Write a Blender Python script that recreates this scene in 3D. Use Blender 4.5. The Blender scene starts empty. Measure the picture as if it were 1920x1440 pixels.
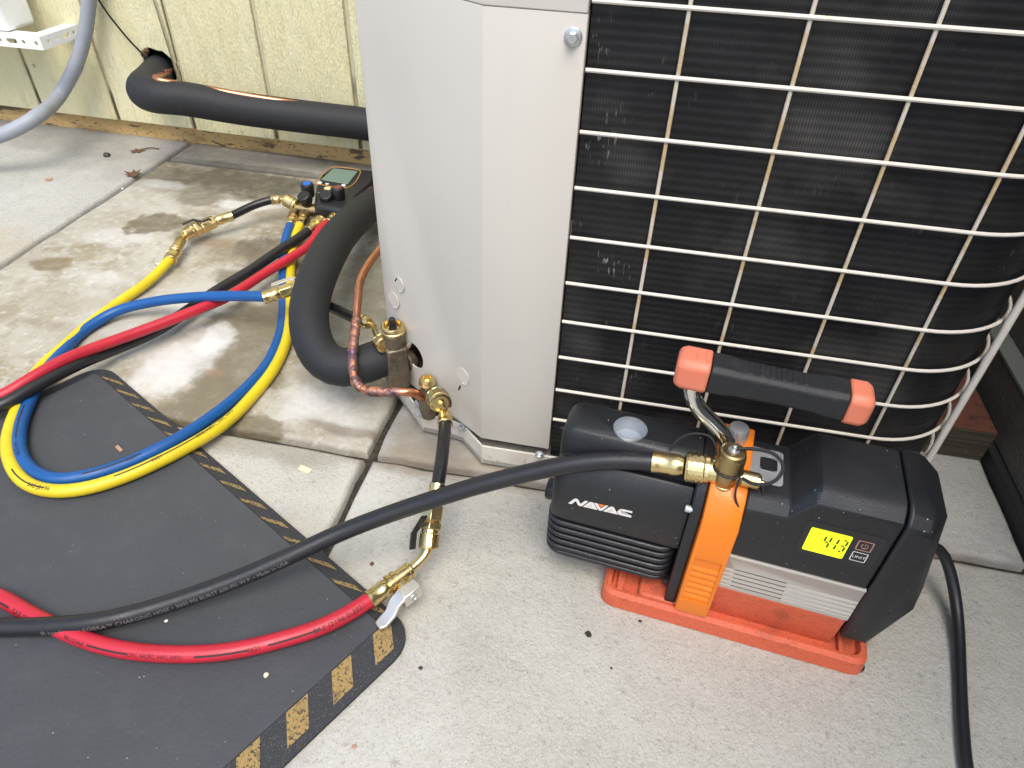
import bpy, bmesh, math, random
import numpy as np
from mathutils import Vector, Matrix, Euler
SC = bpy.context.scene
COL = SC.collection
random.seed(7)
rad = math.radians
# ------------------------------------------------------------------ camera
FPX, PITCH, ROLL, YAW, H = 1300.0, 0.690684694, -0.0407270336, -0.174769169, 0.5
def _rot():
    cp, sp = math.cos(PITCH), math.sin(PITCH)
    fwd = np.array([math.sin(YAW) * cp, math.cos(YAW) * cp, -sp])
    right = np.array([math.cos(YAW), -math.sin(YAW), 0.0])
    down = np.cross(fwd, right)
    return np.array([math.cos(ROLL) * right + math.sin(ROLL) * down,
                     -math.sin(ROLL) * right + math.cos(ROLL) * down, fwd])
RC = _rot()
CAMP = np.array([0, 0, H])
cam_d = bpy.data.cameras.new('camera')
cam_d.sensor_width = 36.0
cam_d.lens = FPX / 1920 * 36
cam_d.clip_start = 0.02
cam_d.clip_end = 500
cam = bpy.data.objects.new('camera', cam_d)
COL.objects.link(cam)
m = Matrix.Identity(4)
for i in range(3):
    m[i][0], m[i][1], m[i][2] = RC[0][i], -RC[1][i], -RC[2][i]
    m[i][3] = CAMP[i]
cam.matrix_world = m
SC.camera = cam
# ------------------------------------------------------------------ light
world = bpy.data.worlds.new('World')
SC.world = world
world.use_nodes = True
wn = world.node_tree
SUN_EL, SUN_AZ = rad(62), rad(166)        # azimuth clockwise from +Y
sky = wn.nodes.new('ShaderNodeTexSky')
sky.sky_type = 'NISHITA'
sky.sun_disc = False
sky.sun_elevation = SUN_EL
sky.sun_rotation = SUN_AZ
sky.dust_density = 2.5
sky.air_density = 1.0
sky.ozone_density = 1.0
bg = wn.nodes['Background']
bg.inputs['Strength'].default_value = 0.15
wn.links.new(sky.outputs[0], bg.inputs['Color'])
sun_d = bpy.data.lights.new('sun', 'SUN')
sun_d.energy = 1.5
sun_d.angle = rad(38)
sun_d.color = (1.0, 0.985, 0.885)
sun = bpy.data.objects.new('sun', sun_d)
COL.objects.link(sun)
sv = Vector((math.sin(SUN_AZ) * math.cos(SUN_EL), math.cos(SUN_AZ) * math.cos(SUN_EL), math.sin(SUN_EL)))
sun.rotation_euler = (-sv).to_track_quat('-Z', 'Y').to_euler()
SC.view_settings.view_transform = 'Standard'
SC.view_settings.look = 'None'
SC.view_settings.gamma = 1
SC.view_settings.use_curve_mapping = False
SC.view_settings.exposure = 0.80
# ------------------------------------------------------------------ where a point of the photograph stands in the place
def ray(u, v):
    return RC.T @ np.array([(u - 960) / FPX, (v - 720) / FPX, 1.0])
def G(u, v, z=0.0):
    d = ray(u, v); return CAMP + d * ((z - H) / d[2])
def D(u, v, dep):
    return CAMP + ray(u, v) * dep
def PLN(u, v, p0, n):
    d = ray(u, v); p0 = np.array(p0, float); n = np.array(n, float)
    return CAMP + d * (((p0 - CAMP) @ n) / (d @ n))
A3 = lambda *p: np.array(p, float)
# ------------------------------------------------------------------ geometry collector
class Geo:
    def __init__(s): s.v = []; s.f = []
    def add(s, vs, fs):
        o = len(s.v); s.v += [tuple(map(float, p)) for p in vs]; s.f += [tuple(o + i for i in f) for f in fs]; return s
    def box(s, x0, x1, y0, y1, z0, z1, M=None):
        vs = [(x, y, z) for z in (z0, z1) for y in (y0, y1) for x in (x0, x1)]
        if M is not None: vs = [tuple(M @ Vector(p)) for p in vs]
        return s.add(vs, [(0, 2, 3, 1), (4, 5, 7, 6), (0, 1, 5, 4), (2, 6, 7, 3), (0, 4, 6, 2), (1, 3, 7, 5)])
    def prism(s, poly, fn, a, b):
        """poly 2-D, fn(p,q,t)->xyz, between t=a and t=b"""
        n = len(poly)
        vs = [fn(p, q, a) for p, q in poly] + [fn(p, q, b) for p, q in poly]
        fs = [tuple(range(n - 1, -1, -1)), tuple(range(n, 2 * n))]
        fs += [(i, (i + 1) % n, n + (i + 1) % n, n + i) for i in range(n)]
        return s.add(vs, fs)
    def loft(s, secs, caps=True):
        n = len(secs[0]); vs = [p for sc in secs for p in sc]; fs = []
        for k in range(len(secs) - 1):
            for i in range(n):
                j = (i + 1) % n
                fs.append((k * n + i, k * n + j, (k + 1) * n + j, (k + 1) * n + i))
        if caps:
            fs.append(tuple(range(n - 1, -1, -1))); fs.append(tuple((len(secs) - 1) * n + i for i in range(n)))
        return s.add(vs, fs)
    def tube(s, path, r, seg=10, caps=True):
        P, T, U, W = frames(path); secs = []
        rr = r if hasattr(r, '__len__') else [r] * len(P)
        for k in range(len(P)):
            secs.append([P[k] + rr[k] * (math.cos(2 * math.pi * i / seg) * U[k] + math.sin(2 * math.pi * i / seg) * W[k]) for i in range(seg)])
        return s.loft(secs, caps)
    def lathe(s, p0, ax, prof, seg=24, knurl=None, phase=0.0, caps=True):
        """prof: [(distance along axis, radius)] ; knurl=(k0,k1,amp) rows get a diamond pattern"""
        ax = np.array(ax, float); ax = ax / np.linalg.norm(ax); p0 = np.array(p0, float)
        h = A3(0, 0, 1) if abs(ax[2]) < .9 else A3(1, 0, 0)
        U = np.cross(h, ax); U /= np.linalg.norm(U); W = np.cross(ax, U); secs = []
        for k, (t, r) in enumerate(prof):
            ring = []
            for i in range(seg):
                q = r
                if knurl and knurl[0] <= k <= knurl[1] and (i + k) % 2: q = r - knurl[2]
                a = 2 * math.pi * i / seg + phase
                ring.append(p0 + ax * t + q * (math.cos(a) * U + math.sin(a) * W))
            secs.append(ring)
        return s.loft(secs, caps)
    def disc(s, p0, ax, r, th, seg=24):
        return s.lathe(p0, ax, [(0, r), (th, r)], seg)
    def hull(s, pts):
        bm = bmesh.new()
        for p in pts: bm.verts.new(p)
        res = bmesh.ops.convex_hull(bm, input=bm.verts)
        bmesh.ops.delete(bm, geom=list(set(res['geom_interior'] + res['geom_unused'])), context='VERTS') if (res['geom_interior'] or res['geom_unused']) else None
        bmesh.ops.dissolve_limit(bm, angle_limit=rad(4), verts=bm.verts, edges=bm.edges)
        bm.verts.index_update()
        s.add([v.co[:] for v in bm.verts], [[v.index for v in f.verts] for f in bm.faces]); bm.free(); return s
def frames(path):
    P = [np.array(p, float) for p in path]; n = len(P); T = []
    for i in range(n):
        t = P[min(i + 1, n - 1)] - P[max(i - 1, 0)]; T.append(t / (np.linalg.norm(t) + 1e-12))
    h = A3(0, 0, 1) if abs(T[0][2]) < .9 else A3(0, 1, 0)
    u = h - T[0] * (h @ T[0]); u /= np.linalg.norm(u); U = [u]
    for i in range(1, n):
        u = U[-1] - T[i] * (U[-1] @ T[i]); U.append(u / np.linalg.norm(u))
    return P, T, U, [np.cross(T[i], U[i]) for i in range(n)]
def spline(pts, step=0.008):
    P = np.array([np.array(p, float) for p in pts]); n = len(P); out = []
    E = np.vstack([2 * P[0] - P[1], P, 2 * P[-1] - P[-2]])
    for i in range(n - 1):
        p0, p1, p2, p3 = E[i], E[i + 1], E[i + 2], E[i + 3]
        d = lambda a, b: max(np.linalg.norm(b[:3] - a[:3]), 1e-6) ** .5
        t0 = 0; t1 = t0 + d(p0, p1); t2 = t1 + d(p1, p2); t3 = t2 + d(p2, p3)
        k = max(2, int(np.linalg.norm((p2 - p1)[:3]) / step))
        for j in range(k):
            t = t1 + (t2 - t1) * j / k
            a1 = (t1 - t) / (t1 - t0) * p0 + (t - t0) / (t1 - t0) * p1
            a2 = (t2 - t) / (t2 - t1) * p1 + (t - t1) / (t2 - t1) * p2
            a3 = (t3 - t) / (t3 - t2) * p2 + (t - t2) / (t3 - t2) * p3
            b1 = (t2 - t) / (t2 - t0) * a1 + (t - t0) / (t2 - t0) * a2
            b2 = (t3 - t) / (t3 - t1) * a2 + (t - t1) / (t3 - t1) * a3
            out.append((t2 - t) / (t2 - t1) * b1 + (t - t1) / (t2 - t1) * b2)
    out.append(P[-1]); return out
def smooth(path, n=2):
    P = [p.copy() for p in path]
    for _ in range(n):
        P = [P[0]] + [(P[i - 1] + 2 * P[i] + P[i + 1]) / 4 for i in range(1, len(P) - 1)] + [P[-1]]
    return P
# ------------------------------------------------------------------ objects
def mesh_of(name, geo, mat, sharp=38):
    me = bpy.data.meshes.new(name); me.from_pydata(geo.v, [], geo.f); me.validate()
    bm = bmesh.new(); bm.from_mesh(me); bmesh.ops.recalc_face_normals(bm, faces=bm.faces); bm.to_mesh(me); bm.free()
    me.shade_smooth(); me.set_sharp_from_angle(angle=rad(sharp))
    for mm in (mat if isinstance(mat, (list, tuple)) else [mat]): me.materials.append(mm)
    return me
def obj(name, geo, mat, parent=None, bevel=0, loc=None, sharp=38, seg=2):
    me = mesh_of(name, geo, mat, sharp)
    return put(name, me, parent, bevel, loc, seg)
def put(name, me, parent=None, bevel=0, loc=None, seg=2):
    o = bpy.data.objects.new(name, me); COL.objects.link(o)
    if parent is not None: o.parent = parent
    if loc is not None: o.location = loc
    if bevel:
        b = o.modifiers.new('bevel', 'BEVEL'); b.width = bevel; b.segments = seg; b.limit_method = 'ANGLE'; b.angle_limit = rad(35)
        b.harden_normals = False
    return o
def tag(o, label, cat, group=None):
    o['label'] = label; o['category'] = cat
    if group: o['group'] = group
    return o
def thing(name, label, cat, loc=(0, 0, 0), rz=0.0, group=None):
    o = bpy.data.objects.new(name, None); COL.objects.link(o); o.empty_display_size = .02
    o.location = loc; o.rotation_euler = (0, 0, rz); return tag(o, label, cat, group)
class At:
    """geometry given in place coordinates, kept local to a thing"""
    def __init__(s, root): s.r = root; s.o = np.array(root.location)
    def part(s, name, geo, mat, parent=None, bevel=0, sharp=38, seg=2):
        geo.v = [tuple(np.array(p) - s.o) for p in geo.v]
        return obj(name, geo, mat, parent or s.r, bevel, None, sharp, seg)
def cut(o, geo):
    """drill real openings into a mesh"""
    bpy.context.view_layer.update()
    c = bpy.data.objects.new('cutter', mesh_of('cutter', geo, o.data.materials[0])); COL.objects.link(c)
    c.parent = o.parent; c.location = o.location
    md = o.modifiers.new('cut', 'BOOLEAN'); md.object = c; md.operation = 'DIFFERENCE'; md.solver = 'EXACT'
    dg = bpy.context.evaluated_depsgraph_get(); dg.update()
    me = bpy.data.meshes.new_from_object(o.evaluated_get(dg)); o.modifiers.clear()
    o.data = me; bpy.data.objects.remove(c)
    me.shade_smooth(); me.set_sharp_from_angle(angle=rad(38))
_tcache = {}
def text_geo(txt, size):
    cu = bpy.data.curves.new('lettering', 'FONT'); cu.body = txt; cu.size = size; cu.resolution_u = 2
    o = bpy.data.objects.new('lettering', cu); COL.objects.link(o)
    dg = bpy.context.evaluated_depsgraph_get(); dg.update()
    me = bpy.data.meshes.new_from_object(o.evaluated_get(dg))
    vs = [(v.co.x, v.co.y) for v in me.vertices]; fs = [tuple(p.vertices) for p in me.polygons]
    bpy.data.objects.remove(o); bpy.data.meshes.remove(me); return vs, fs
# ------------------------------------------------------------------ materials
def mat(name, col, rough=.5, metal=0.0, var=None, spec=None, bump=None, speck=None, emit=None, coat=0, trans=0, extra=None, rvar=0.0, ior=None):
    """var: [(scale xyz, threshold lo, hi, colour, amount)], bump: [(scale xyz, height m)], speck: [(scale, size, colour, amount)]"""
    m = bpy.data.materials.new(name); m.use_nodes = True; N = m.node_tree.nodes; L = m.node_tree.links
    b = N['Principled BSDF']; tc = N.new('ShaderNodeTexCoord'); co = tc.outputs['Object']
    def scaled(s):
        mp = N.new('ShaderNodeMapping'); mp.inputs['Scale'].default_value = s if hasattr(s, '__len__') else (s, s, s)
        mp.inputs['Location'].default_value = (random.random() * 9, random.random() * 9, random.random() * 9)
        L.new(co, mp.inputs[0]); return mp.outputs[0]
    cur = N.new('ShaderNodeRGB'); cur.outputs[0].default_value = (*col, 1); cur = cur.outputs[0]
    def mix(fac, c2, amt):
        nonlocal cur
        mu = N.new('ShaderNodeMath'); mu.operation = 'MULTIPLY'; L.new(fac, mu.inputs[0]); mu.inputs[1].default_value = amt
        mx = N.new('ShaderNodeMix'); mx.data_type = 'RGBA'; L.new(mu.outputs[0], mx.inputs['Factor'])
        L.new(cur, mx.inputs['A']); mx.inputs['B'].default_value = (*c2, 1); cur = mx.outputs['Result']
    for sc, lo, hi, c2, amt in (var or []):
        nz = N.new('ShaderNodeTexNoise'); nz.inputs['Scale'].default_value = 1; nz.inputs['Detail'].default_value = 6; nz.inputs['Roughness'].default_value = .62
        L.new(scaled(sc), nz.inputs['Vector'])
        mr = N.new('ShaderNodeMapRange'); mr.interpolation_type = 'SMOOTHSTEP'; L.new(nz.outputs['Fac'], mr.inputs[0]); mr.inputs[1].default_value = lo; mr.inputs[2].default_value = hi
        mix(mr.outputs[0], c2, amt)
    for sc, size, c2, amt in (speck or []):
        vo = N.new('ShaderNodeTexVoronoi'); L.new(scaled(sc), vo.inputs['Vector']); vo.inputs['Scale'].default_value = 1
        wn_ = N.new('ShaderNodeTexWhiteNoise'); L.new(vo.outputs['Color'], wn_.inputs[0])
        th = N.new('ShaderNodeMath'); th.operation = 'MULTIPLY'; L.new(wn_.outputs[0], th.inputs[0]); th.inputs[1].default_value = size
        lt = N.new('ShaderNodeMath'); lt.operation = 'LESS_THAN'; L.new(vo.outputs['Distance'], lt.inputs[0]); L.new(th.outputs[0], lt.inputs[1])
        mix(lt.outputs[0], c2, amt)
    if extra: cur = extra(N, L, co, cur)
    L.new(cur, b.inputs['Base Color'])
    b.inputs['Roughness'].default_value = rough; b.inputs['Metallic'].default_value = metal
    if rvar:
        nz = N.new('ShaderNodeTexNoise'); nz.inputs['Scale'].default_value = 1; nz.inputs['Detail'].default_value = 4; L.new(scaled(60), nz.inputs['Vector'])
        mr = N.new('ShaderNodeMapRange'); L.new(nz.outputs['Fac'], mr.inputs[0]); mr.inputs[1].default_value = .3; mr.inputs[2].default_value = .7
        mr.inputs[3].default_value = max(.03, rough - rvar); mr.inputs[4].default_value = min(1, rough + rvar); L.new(mr.outputs[0], b.inputs['Roughness'])
    if spec is not None: b.inputs['Specular IOR Level'].default_value = spec
    if coat: b.inputs['Coat Weight'].default_value = coat; b.inputs['Coat Roughness'].default_value = .2
    if trans: b.inputs['Transmission Weight'].default_value = trans; b.inputs['IOR'].default_value = ior or 1.45
    if emit: b.inputs['Emission Color'].default_value = (*emit[0], 1); b.inputs['Emission Strength'].default_value = emit[1]
    prev = None
    for sc, h in (bump or []):
        nz = N.new('ShaderNodeTexNoise'); nz.inputs['Scale'].default_value = 1; nz.inputs['Detail'].default_value = 5; L.new(scaled(sc), nz.inputs['Vector'])
        bp = N.new('ShaderNodeBump'); bp.inputs['Strength'].default_value = 1; bp.inputs['Distance'].default_value = h; L.new(nz.outputs['Fac'], bp.inputs['Height'])
        if prev: L.new(prev, bp.inputs['Normal'])
        prev = bp.outputs[0]
    if prev: L.new(prev, b.inputs['Normal'])
    return m
def blobs(lst):
    """stains with shapes of their own, at their places on the slab: (centre x, y, radius x, y, colour, amount, edge)"""
    def fn(N, L, co, cur):
        nz = N.new('ShaderNodeTexNoise'); nz.inputs['Scale'].default_value = 16; nz.inputs['Detail'].default_value = 7; nz.inputs['Roughness'].default_value = .6; L.new(co, nz.inputs['Vector'])
        sb = N.new('ShaderNodeVectorMath'); sb.operation = 'SUBTRACT'; L.new(nz.outputs['Color'], sb.inputs[0]); sb.inputs[1].default_value = (.5, .5, .5)
        fine = N.new('ShaderNodeTexNoise'); fine.inputs['Scale'].default_value = 45; fine.inputs['Detail'].default_value = 8; fine.inputs['Roughness'].default_value = .7; L.new(co, fine.inputs['Vector'])
        for cx, cy, rx, ry, c2, amt, edge in lst:
            a = N.new('ShaderNodeVectorMath'); a.operation = 'SUBTRACT'; L.new(co, a.inputs[0]); a.inputs[1].default_value = (cx, cy, 0)
            b_ = N.new('ShaderNodeVectorMath'); b_.operation = 'MULTIPLY'; L.new(a.outputs[0], b_.inputs[0]); b_.inputs[1].default_value = (1 / rx, 1 / ry, 0)
            w = N.new('ShaderNodeVectorMath'); w.operation = 'MULTIPLY_ADD'; L.new(sb.outputs[0], w.inputs[0]); w.inputs[1].default_value = (2.6, 2.6, 0); L.new(b_.outputs[0], w.inputs[2])
            ln = N.new('ShaderNodeVectorMath'); ln.operation = 'LENGTH'; L.new(w.outputs[0], ln.inputs[0])
            mr = N.new('ShaderNodeMapRange'); mr.interpolation_type = 'SMOOTHSTEP'; L.new(ln.outputs['Value'], mr.inputs[0])
            mr.inputs[1].default_value = 1 - edge; mr.inputs[2].default_value = 1 + edge; mr.inputs[3].default_value = amt; mr.inputs[4].default_value = 0
            f2 = N.new('ShaderNodeMapRange'); L.new(fine.outputs['Fac'], f2.inputs[0]); f2.inputs[1].default_value = .3; f2.inputs[2].default_value = .6; f2.inputs[3].default_value = .66; f2.inputs[4].default_value = 1
            mu = N.new('ShaderNodeMath'); mu.operation = 'MULTIPLY'; L.new(mr.outputs[0], mu.inputs[0]); L.new(f2.outputs[0], mu.inputs[1])
            mx = N.new('ShaderNodeMix'); mx.data_type = 'RGBA'; L.new(mu.outputs[0], mx.inputs['Factor']); L.new(cur, mx.inputs['A']); mx.inputs['B'].default_value = (*c2, 1)
            cur = mx.outputs['Result']
        return cur
    return fn
def blob_px(u, v, ru, rv, c2, amt=.9, edge=.25):
    c = G(u, v); x = abs(G(u + ru, v)[0] - G(u - ru, v)[0]) / 2; y = abs(G(u, v - rv)[1] - G(u, v + rv)[1]) / 2
    return (c[0], c[1], x, y, c2, amt, edge)
CON = (.49, .478, .425)
con_bump = [((420, 420, 420), .0009), ((60, 60, 60), .0015), ((14, 14, 14), .002)]
con_speck = [(620, .34, (.14, .13, .115), .5), (430, .15, (.09, .085, .075), .45), (540, .3, (.62, .61, .58), .6)]
m_con = mat('broomed_concrete', CON, .85, var=[(5, .35, .7, (.36, .335, .29), .7), (22, .45, .75, (.34, .32, .28), .5), (300, .35, .7, (.50, .485, .45), .6), (170, .55, .7, (.27, .255, .225), .55)], speck=con_speck, bump=con_bump,
            extra=blobs([(.30, .470, .25, .022, (.27, .19, .12), .75, .4), (-.19, .46, .06, .025, (.24, .2, .15), .7, .4), (-.25, .30, .09, .06, (.33, .31, .26), .5, .4), (-.10, .448, .14, .012, (.30, .25, .19), .6, .4), (-.34, .44, .10, .02, (.28, .25, .2), .6, .4)]))
WET, WHITE, RUST, CHALK = (.14, .112, .062), (.62, .61, .585), (.28, .19, .13), (.46, .44, .39)
OLV = (.165, .14, .088)
stain = [blob_px(330, 600, 230, 110, CHALK, .6, .5), blob_px(250, 380, 160, 60, CHALK, .5, .5),
         blob_px(470, 640, 105, 120, OLV, .95, .25), blob_px(530, 570, 60, 80, OLV, .9, .3), blob_px(400, 730, 75, 45, OLV, .95, .25), blob_px(345, 780, 60, 25, OLV, .95, .3),
         blob_px(640, 560, 80, 110, (.20, .185, .13), .75, .4), blob_px(330, 332, 120, 26, (.13, .11, .072), .95, .4), blob_px(455, 346, 120, 24, (.105, .092, .066), .98, .4), blob_px(570, 470, 45, 50, (.17, .145, .095), .85, .35), blob_px(430, 470, 60, 22, (.22, .18, .12), .7, .4), blob_px(560, 352, 60, 14, (.11, .10, .07), .9, .35), blob_px(375, 372, 60, 16, (.17, .145, .095), .8, .3),
         blob_px(330, 690, 62, 60, WHITE, .78, .3), blob_px(395, 640, 34, 30, WHITE, .85, .25), blob_px(380, 580, 70, 14, WHITE, .6, .4), blob_px(600, 760, 110, 40, WHITE, .7, .5), blob_px(470, 388, 70, 12, WHITE, .75, .35), blob_px(300, 345, 50, 9, WHITE, .5, .4), blob_px(210, 440, 70, 16, WHITE, .5, .4), blob_px(190, 520, 70, 14, WHITE, .5, .5),
         blob_px(290, 420, 62, 20, WET, .95, .15), blob_px(370, 436, 40, 14, WET, .75, .3), blob_px(95, 494, 42, 13, (.19, .14, .075), .95, .3), blob_px(490, 465, 52, 32, (.13, .105, .07), .95, .3), blob_px(480, 798, 60, 22, WET, .95, .2), blob_px(440, 525, 50, 30, OLV, .9, .2),
         blob_px(390, 455, 40, 9, RUST, .7, .4), blob_px(520, 408, 50, 18, (.26, .21, .15), .75, .4), blob_px(400, 700, 20, 9, (.27, .16, .10), .6, .4), blob_px(120, 560, 110, 14, (.33, .29, .22), .6, .5), blob_px(150, 640, 60, 20, (.30, .27, .2), .6, .5), blob_px(90, 610, 60, 10, (.27, .22, .16), .6, .5),
         blob_px(640, 805, 60, 10, (.17, .14, .1), .8, .5), blob_px(570, 705, 34, 16, (.28, .23, .17), .6, .5), blob_px(690, 600, 34, 60, (.22, .20, .15), .7, .5)]
m_con2 = mat('greyer_broomed_concrete', (.405, .398, .365), .85, var=[(6, .38, .7, (.335, .325, .30), .7), (22, .45, .75, (.31, .295, .265), .5), (300, .35, .7, (.45, .445, .42), .6), (170, .55, .7, (.25, .24, .22), .55)], speck=con_speck, bump=con_bump,
             extra=blobs([(-.14, .475, .07, .03, (.27, .22, .16), .7, .5), (-.18, .50, .04, .05, (.22, .19, .15), .7, .5), (.05, .46, .3, .012, (.27, .21, .15), .6, .5), (-1.0, .72, .2, .05, (.40, .34, .24), .5, .5), (-.88, 1.02, .10, .05, (.27, .25, .22), .5, .5), (-1.05, 1.08, .3, .04, (.25, .235, .21), .6, .5)]))
m_strip = mat('damp_concrete', (.29, .265, .225), .75, var=[(8, .4, .65, (.21, .185, .15), .7), (60, .5, .7, (.36, .34, .30), .6)], speck=[(500, .3, (.08, .07, .06), .6)], bump=con_bump,
              extra=blobs([(-.6, 1.073, .3, .012, (.09, .08, .06), .8, .5)]))
m_stained = mat('stained_concrete', (.375, .345, .28), .62, var=[(6, .4, .62, (.45, .425, .36), .8), (13, .46, .62, (.28, .235, .155), .85), (40, .5, .68, (.25, .205, .135), .65), (90, .52, .64, (.54, .525, .49), .5)],
                speck=[(300, .16, (.10, .08, .06), .7)], bump=[((240, 240, 240), .0007), ((40, 40, 40), .0018), ((9, 9, 9), .003)], extra=blobs(stain), rvar=.2)
m_soil = mat('joint_dirt', (.030, .025, .019), .95, var=[(160, .45, .65, (.07, .055, .04), .8)], speck=[(300, .2, (.22, .19, .16), .6)], bump=[((200, 200, 200), .003)])
m_siding = mat('cream_siding_paint', (.71, .655, .395), .62, var=[((26, 26, 5), .42, .7, (.74, .695, .46), .8), ((9, 9, 3), .5, .75, (.61, .56, .34), .6), ((160, 160, 14), .56, .7, (.50, .42, .24), .35)],
               bump=[((170, 170, 18), .004), ((420, 420, 160), .002), ((30, 30, 10), .004)])
def splash(N, L, co, cur):
    # dirt splashed up from the slab, ragged upper edge
    sp = N.new('ShaderNodeSeparateXYZ'); L.new(co, sp.inputs[0])
    nz = N.new('ShaderNodeTexNoise'); nz.inputs['Scale'].default_value = 9; nz.inputs['Detail'].default_value = 5; L.new(co, nz.inputs[0])
    ad = N.new('ShaderNodeMath'); ad.operation = 'MULTIPLY_ADD'; L.new(nz.outputs[0], ad.inputs[0]); ad.inputs[1].default_value = -.30; L.new(sp.outputs[2], ad.inputs[2])
    mr = N.new('ShaderNodeMapRange'); mr.interpolation_type = 'SMOOTHSTEP'; L.new(ad.outputs[0], mr.inputs[0]); mr.inputs[1].default_value = -.075; mr.inputs[2].default_value = -.01; mr.inputs[3].default_value = .92; mr.inputs[4].default_value = 0
    mx = N.new('ShaderNodeMix'); mx.data_type = 'RGBA'; L.new(mr.outputs[0], mx.inputs['Factor']); L.new(cur, mx.inputs['A']); mx.inputs['B'].default_value = (.07, .055, .04, 1); return mx.outputs['Result']
m_groove = mat('weathered_groove', (.56, .51, .35), .9, extra=splash, var=[((60, 60, 7), .60, .70, (.20, .16, .10), .8), ((200, 200, 60), .5, .7, (.52, .47, .33), .6)], bump=[((300, 300, 90), .001)])
m_base = mat('peeling_baseboard_paint', (.60, .40, .165), .8, var=[((20, 30, 70), .56, .62, (.07, .05, .035), .85), ((9, 9, 26), .5, .66, (.33, .20, .075), .85), ((120, 120, 220), .58, .63, (.09, .065, .04), .9)], bump=[((110, 110, 160), .0014)])
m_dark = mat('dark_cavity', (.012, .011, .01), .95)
m_panel = mat('beige_powder_coat', (.60, .56, .495), .33, var=[(3.5, .4, .7, (.565, .54, .49), .7), ((40, 40, 6), .5, .8, (.54, .52, .48), .35), (300, .70, .74, (.3, .27, .23), .5)], bump=[((3, 3, 3), .0010)], rvar=.05)
m_pan = mat('pan_paint', (.60, .56, .49), .4, var=[(30, .45, .75, (.46, .39, .3), .7), (150, .58, .7, (.3, .22, .15), .6)], bump=[((60, 60, 60), .0005)])
m_wire = mat('cream_wire_coating', (.72, .665, .59), .4, var=[(120, .5, .75, (.64, .55, .43), .6)])
m_wire_old = mat('yellowed_wire_coating', (.66, .60, .50), .45, var=[(38, .45, .62, (.55, .38, .18), .9), (140, .5, .7, (.72, .66, .56), .6)])
def coil_extra(N, L, co, cur):
    tc = N.new('ShaderNodeTexCoord')
    mp = N.new('ShaderNodeMapping'); L.new(tc.outputs['UV'], mp.inputs[0]); mp.inputs['Scale'].default_value = (1, 1, 1)
    wv = N.new('ShaderNodeTexWave'); wv.wave_type = 'BANDS'; wv.bands_direction = 'X'; wv.inputs['Scale'].default_value = 170; wv.inputs['Distortion'].default_value = 1.6; wv.inputs['Detail'].default_value = 1.5; wv.inputs['Detail Scale'].default_value = .9
    L.new(mp.outputs[0], wv.inputs[0])
    nz = N.new('ShaderNodeTexNoise'); nz.inputs['Scale'].default_value = 22; nz.inputs['Detail'].default_value = 3; L.new(tc.outputs['UV'], nz.inputs[0])
    mr = N.new('ShaderNodeMapRange'); L.new(nz.outputs[0], mr.inputs[0]); mr.inputs[1].default_value = .4; mr.inputs[2].default_value = .72; mr.inputs[3].default_value = .12; mr.inputs[4].default_value = .8
    mu = N.new('ShaderNodeMath'); mu.operation = 'MULTIPLY'; L.new(wv.outputs['Fac'], mu.inputs[0]); L.new(mr.outputs[0], mu.inputs[1])
    mx = N.new('ShaderNodeMix'); mx.data_type = 'RGBA'; L.new(mu.outputs[0], mx.inputs['Factor']); L.new(cur, mx.inputs['A']); mx.inputs['B'].default_value = (.030, .030, .031, 1); cur = mx.outputs['Result']
    # bent and dusty fins: vertical scratches gathered in a few spots
    m2 = N.new('ShaderNodeMapping'); L.new(tc.outputs['UV'], m2.inputs[0]); m2.inputs['Scale'].default_value = (520, 95, 1)
    n2 = N.new('ShaderNodeTexNoise'); n2.inputs['Scale'].default_value = 1; n2.inputs['Detail'].default_value = 2; L.new(m2.outputs[0], n2.inputs[0])
    g2 = N.new('ShaderNodeMapRange'); L.new(n2.outputs[0], g2.inputs[0]); g2.inputs[1].default_value = .60; g2.inputs[2].default_value = .70
    n3 = N.new('ShaderNodeTexNoise'); n3.inputs['Scale'].default_value = 24; n3.inputs['Detail'].default_value = 2; L.new(tc.outputs['UV'], n3.inputs[0])
    g3 = N.new('ShaderNodeMapRange'); L.new(n3.outputs[0], g3.inputs[0]); g3.inputs[1].default_value = .56; g3.inputs[2].default_value = .68
    mm0 = N.new('ShaderNodeMath'); mm0.operation = 'MULTIPLY'; L.new(g2.outputs[0], mm0.inputs[0]); L.new(g3.outputs[0], mm0.inputs[1])
    sx = N.new('ShaderNodeSeparateXYZ'); L.new(tc.outputs['UV'], sx.inputs[0])
    gx = N.new('ShaderNodeMapRange'); L.new(sx.outputs[0], gx.inputs[0]); gx.inputs[1].default_value = .035; gx.inputs[2].default_value = .075; gx.inputs[3].default_value = 1; gx.inputs[4].default_value = .12
    mm = N.new('ShaderNodeMath'); mm.operation = 'MULTIPLY'; L.new(mm0.outputs[0], mm.inputs[0]); L.new(gx.outputs[0], mm.inputs[1])
    n5 = N.new('ShaderNodeTexNoise'); n5.inputs['Scale'].default_value = 9; n5.inputs['Detail'].default_value = 4; L.new(tc.outputs['UV'], n5.inputs[0])
    g5 = N.new('ShaderNodeMapRange'); L.new(n5.outputs[0], g5.inputs[0]); g5.inputs[1].default_value = .51; g5.inputs[2].default_value = .74
    w5 = N.new('ShaderNodeMapRange'); L.new(wv.outputs['Fac'], w5.inputs[0]); w5.inputs[3].default_value = .35; w5.inputs[4].default_value = 1
    m5 = N.new('ShaderNodeMath'); m5.operation = 'MULTIPLY'; L.new(g5.outputs[0], m5.inputs[0]); L.new(w5.outputs[0], m5.inputs[1])
    mx = N.new('ShaderNodeMix'); mx.data_type = 'RGBA'; L.new(m5.outputs[0], mx.inputs['Factor']); L.new(cur, mx.inputs['A']); mx.inputs['B'].default_value = (.085, .080, .074, 1); cur = mx.outputs['Result']
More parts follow.
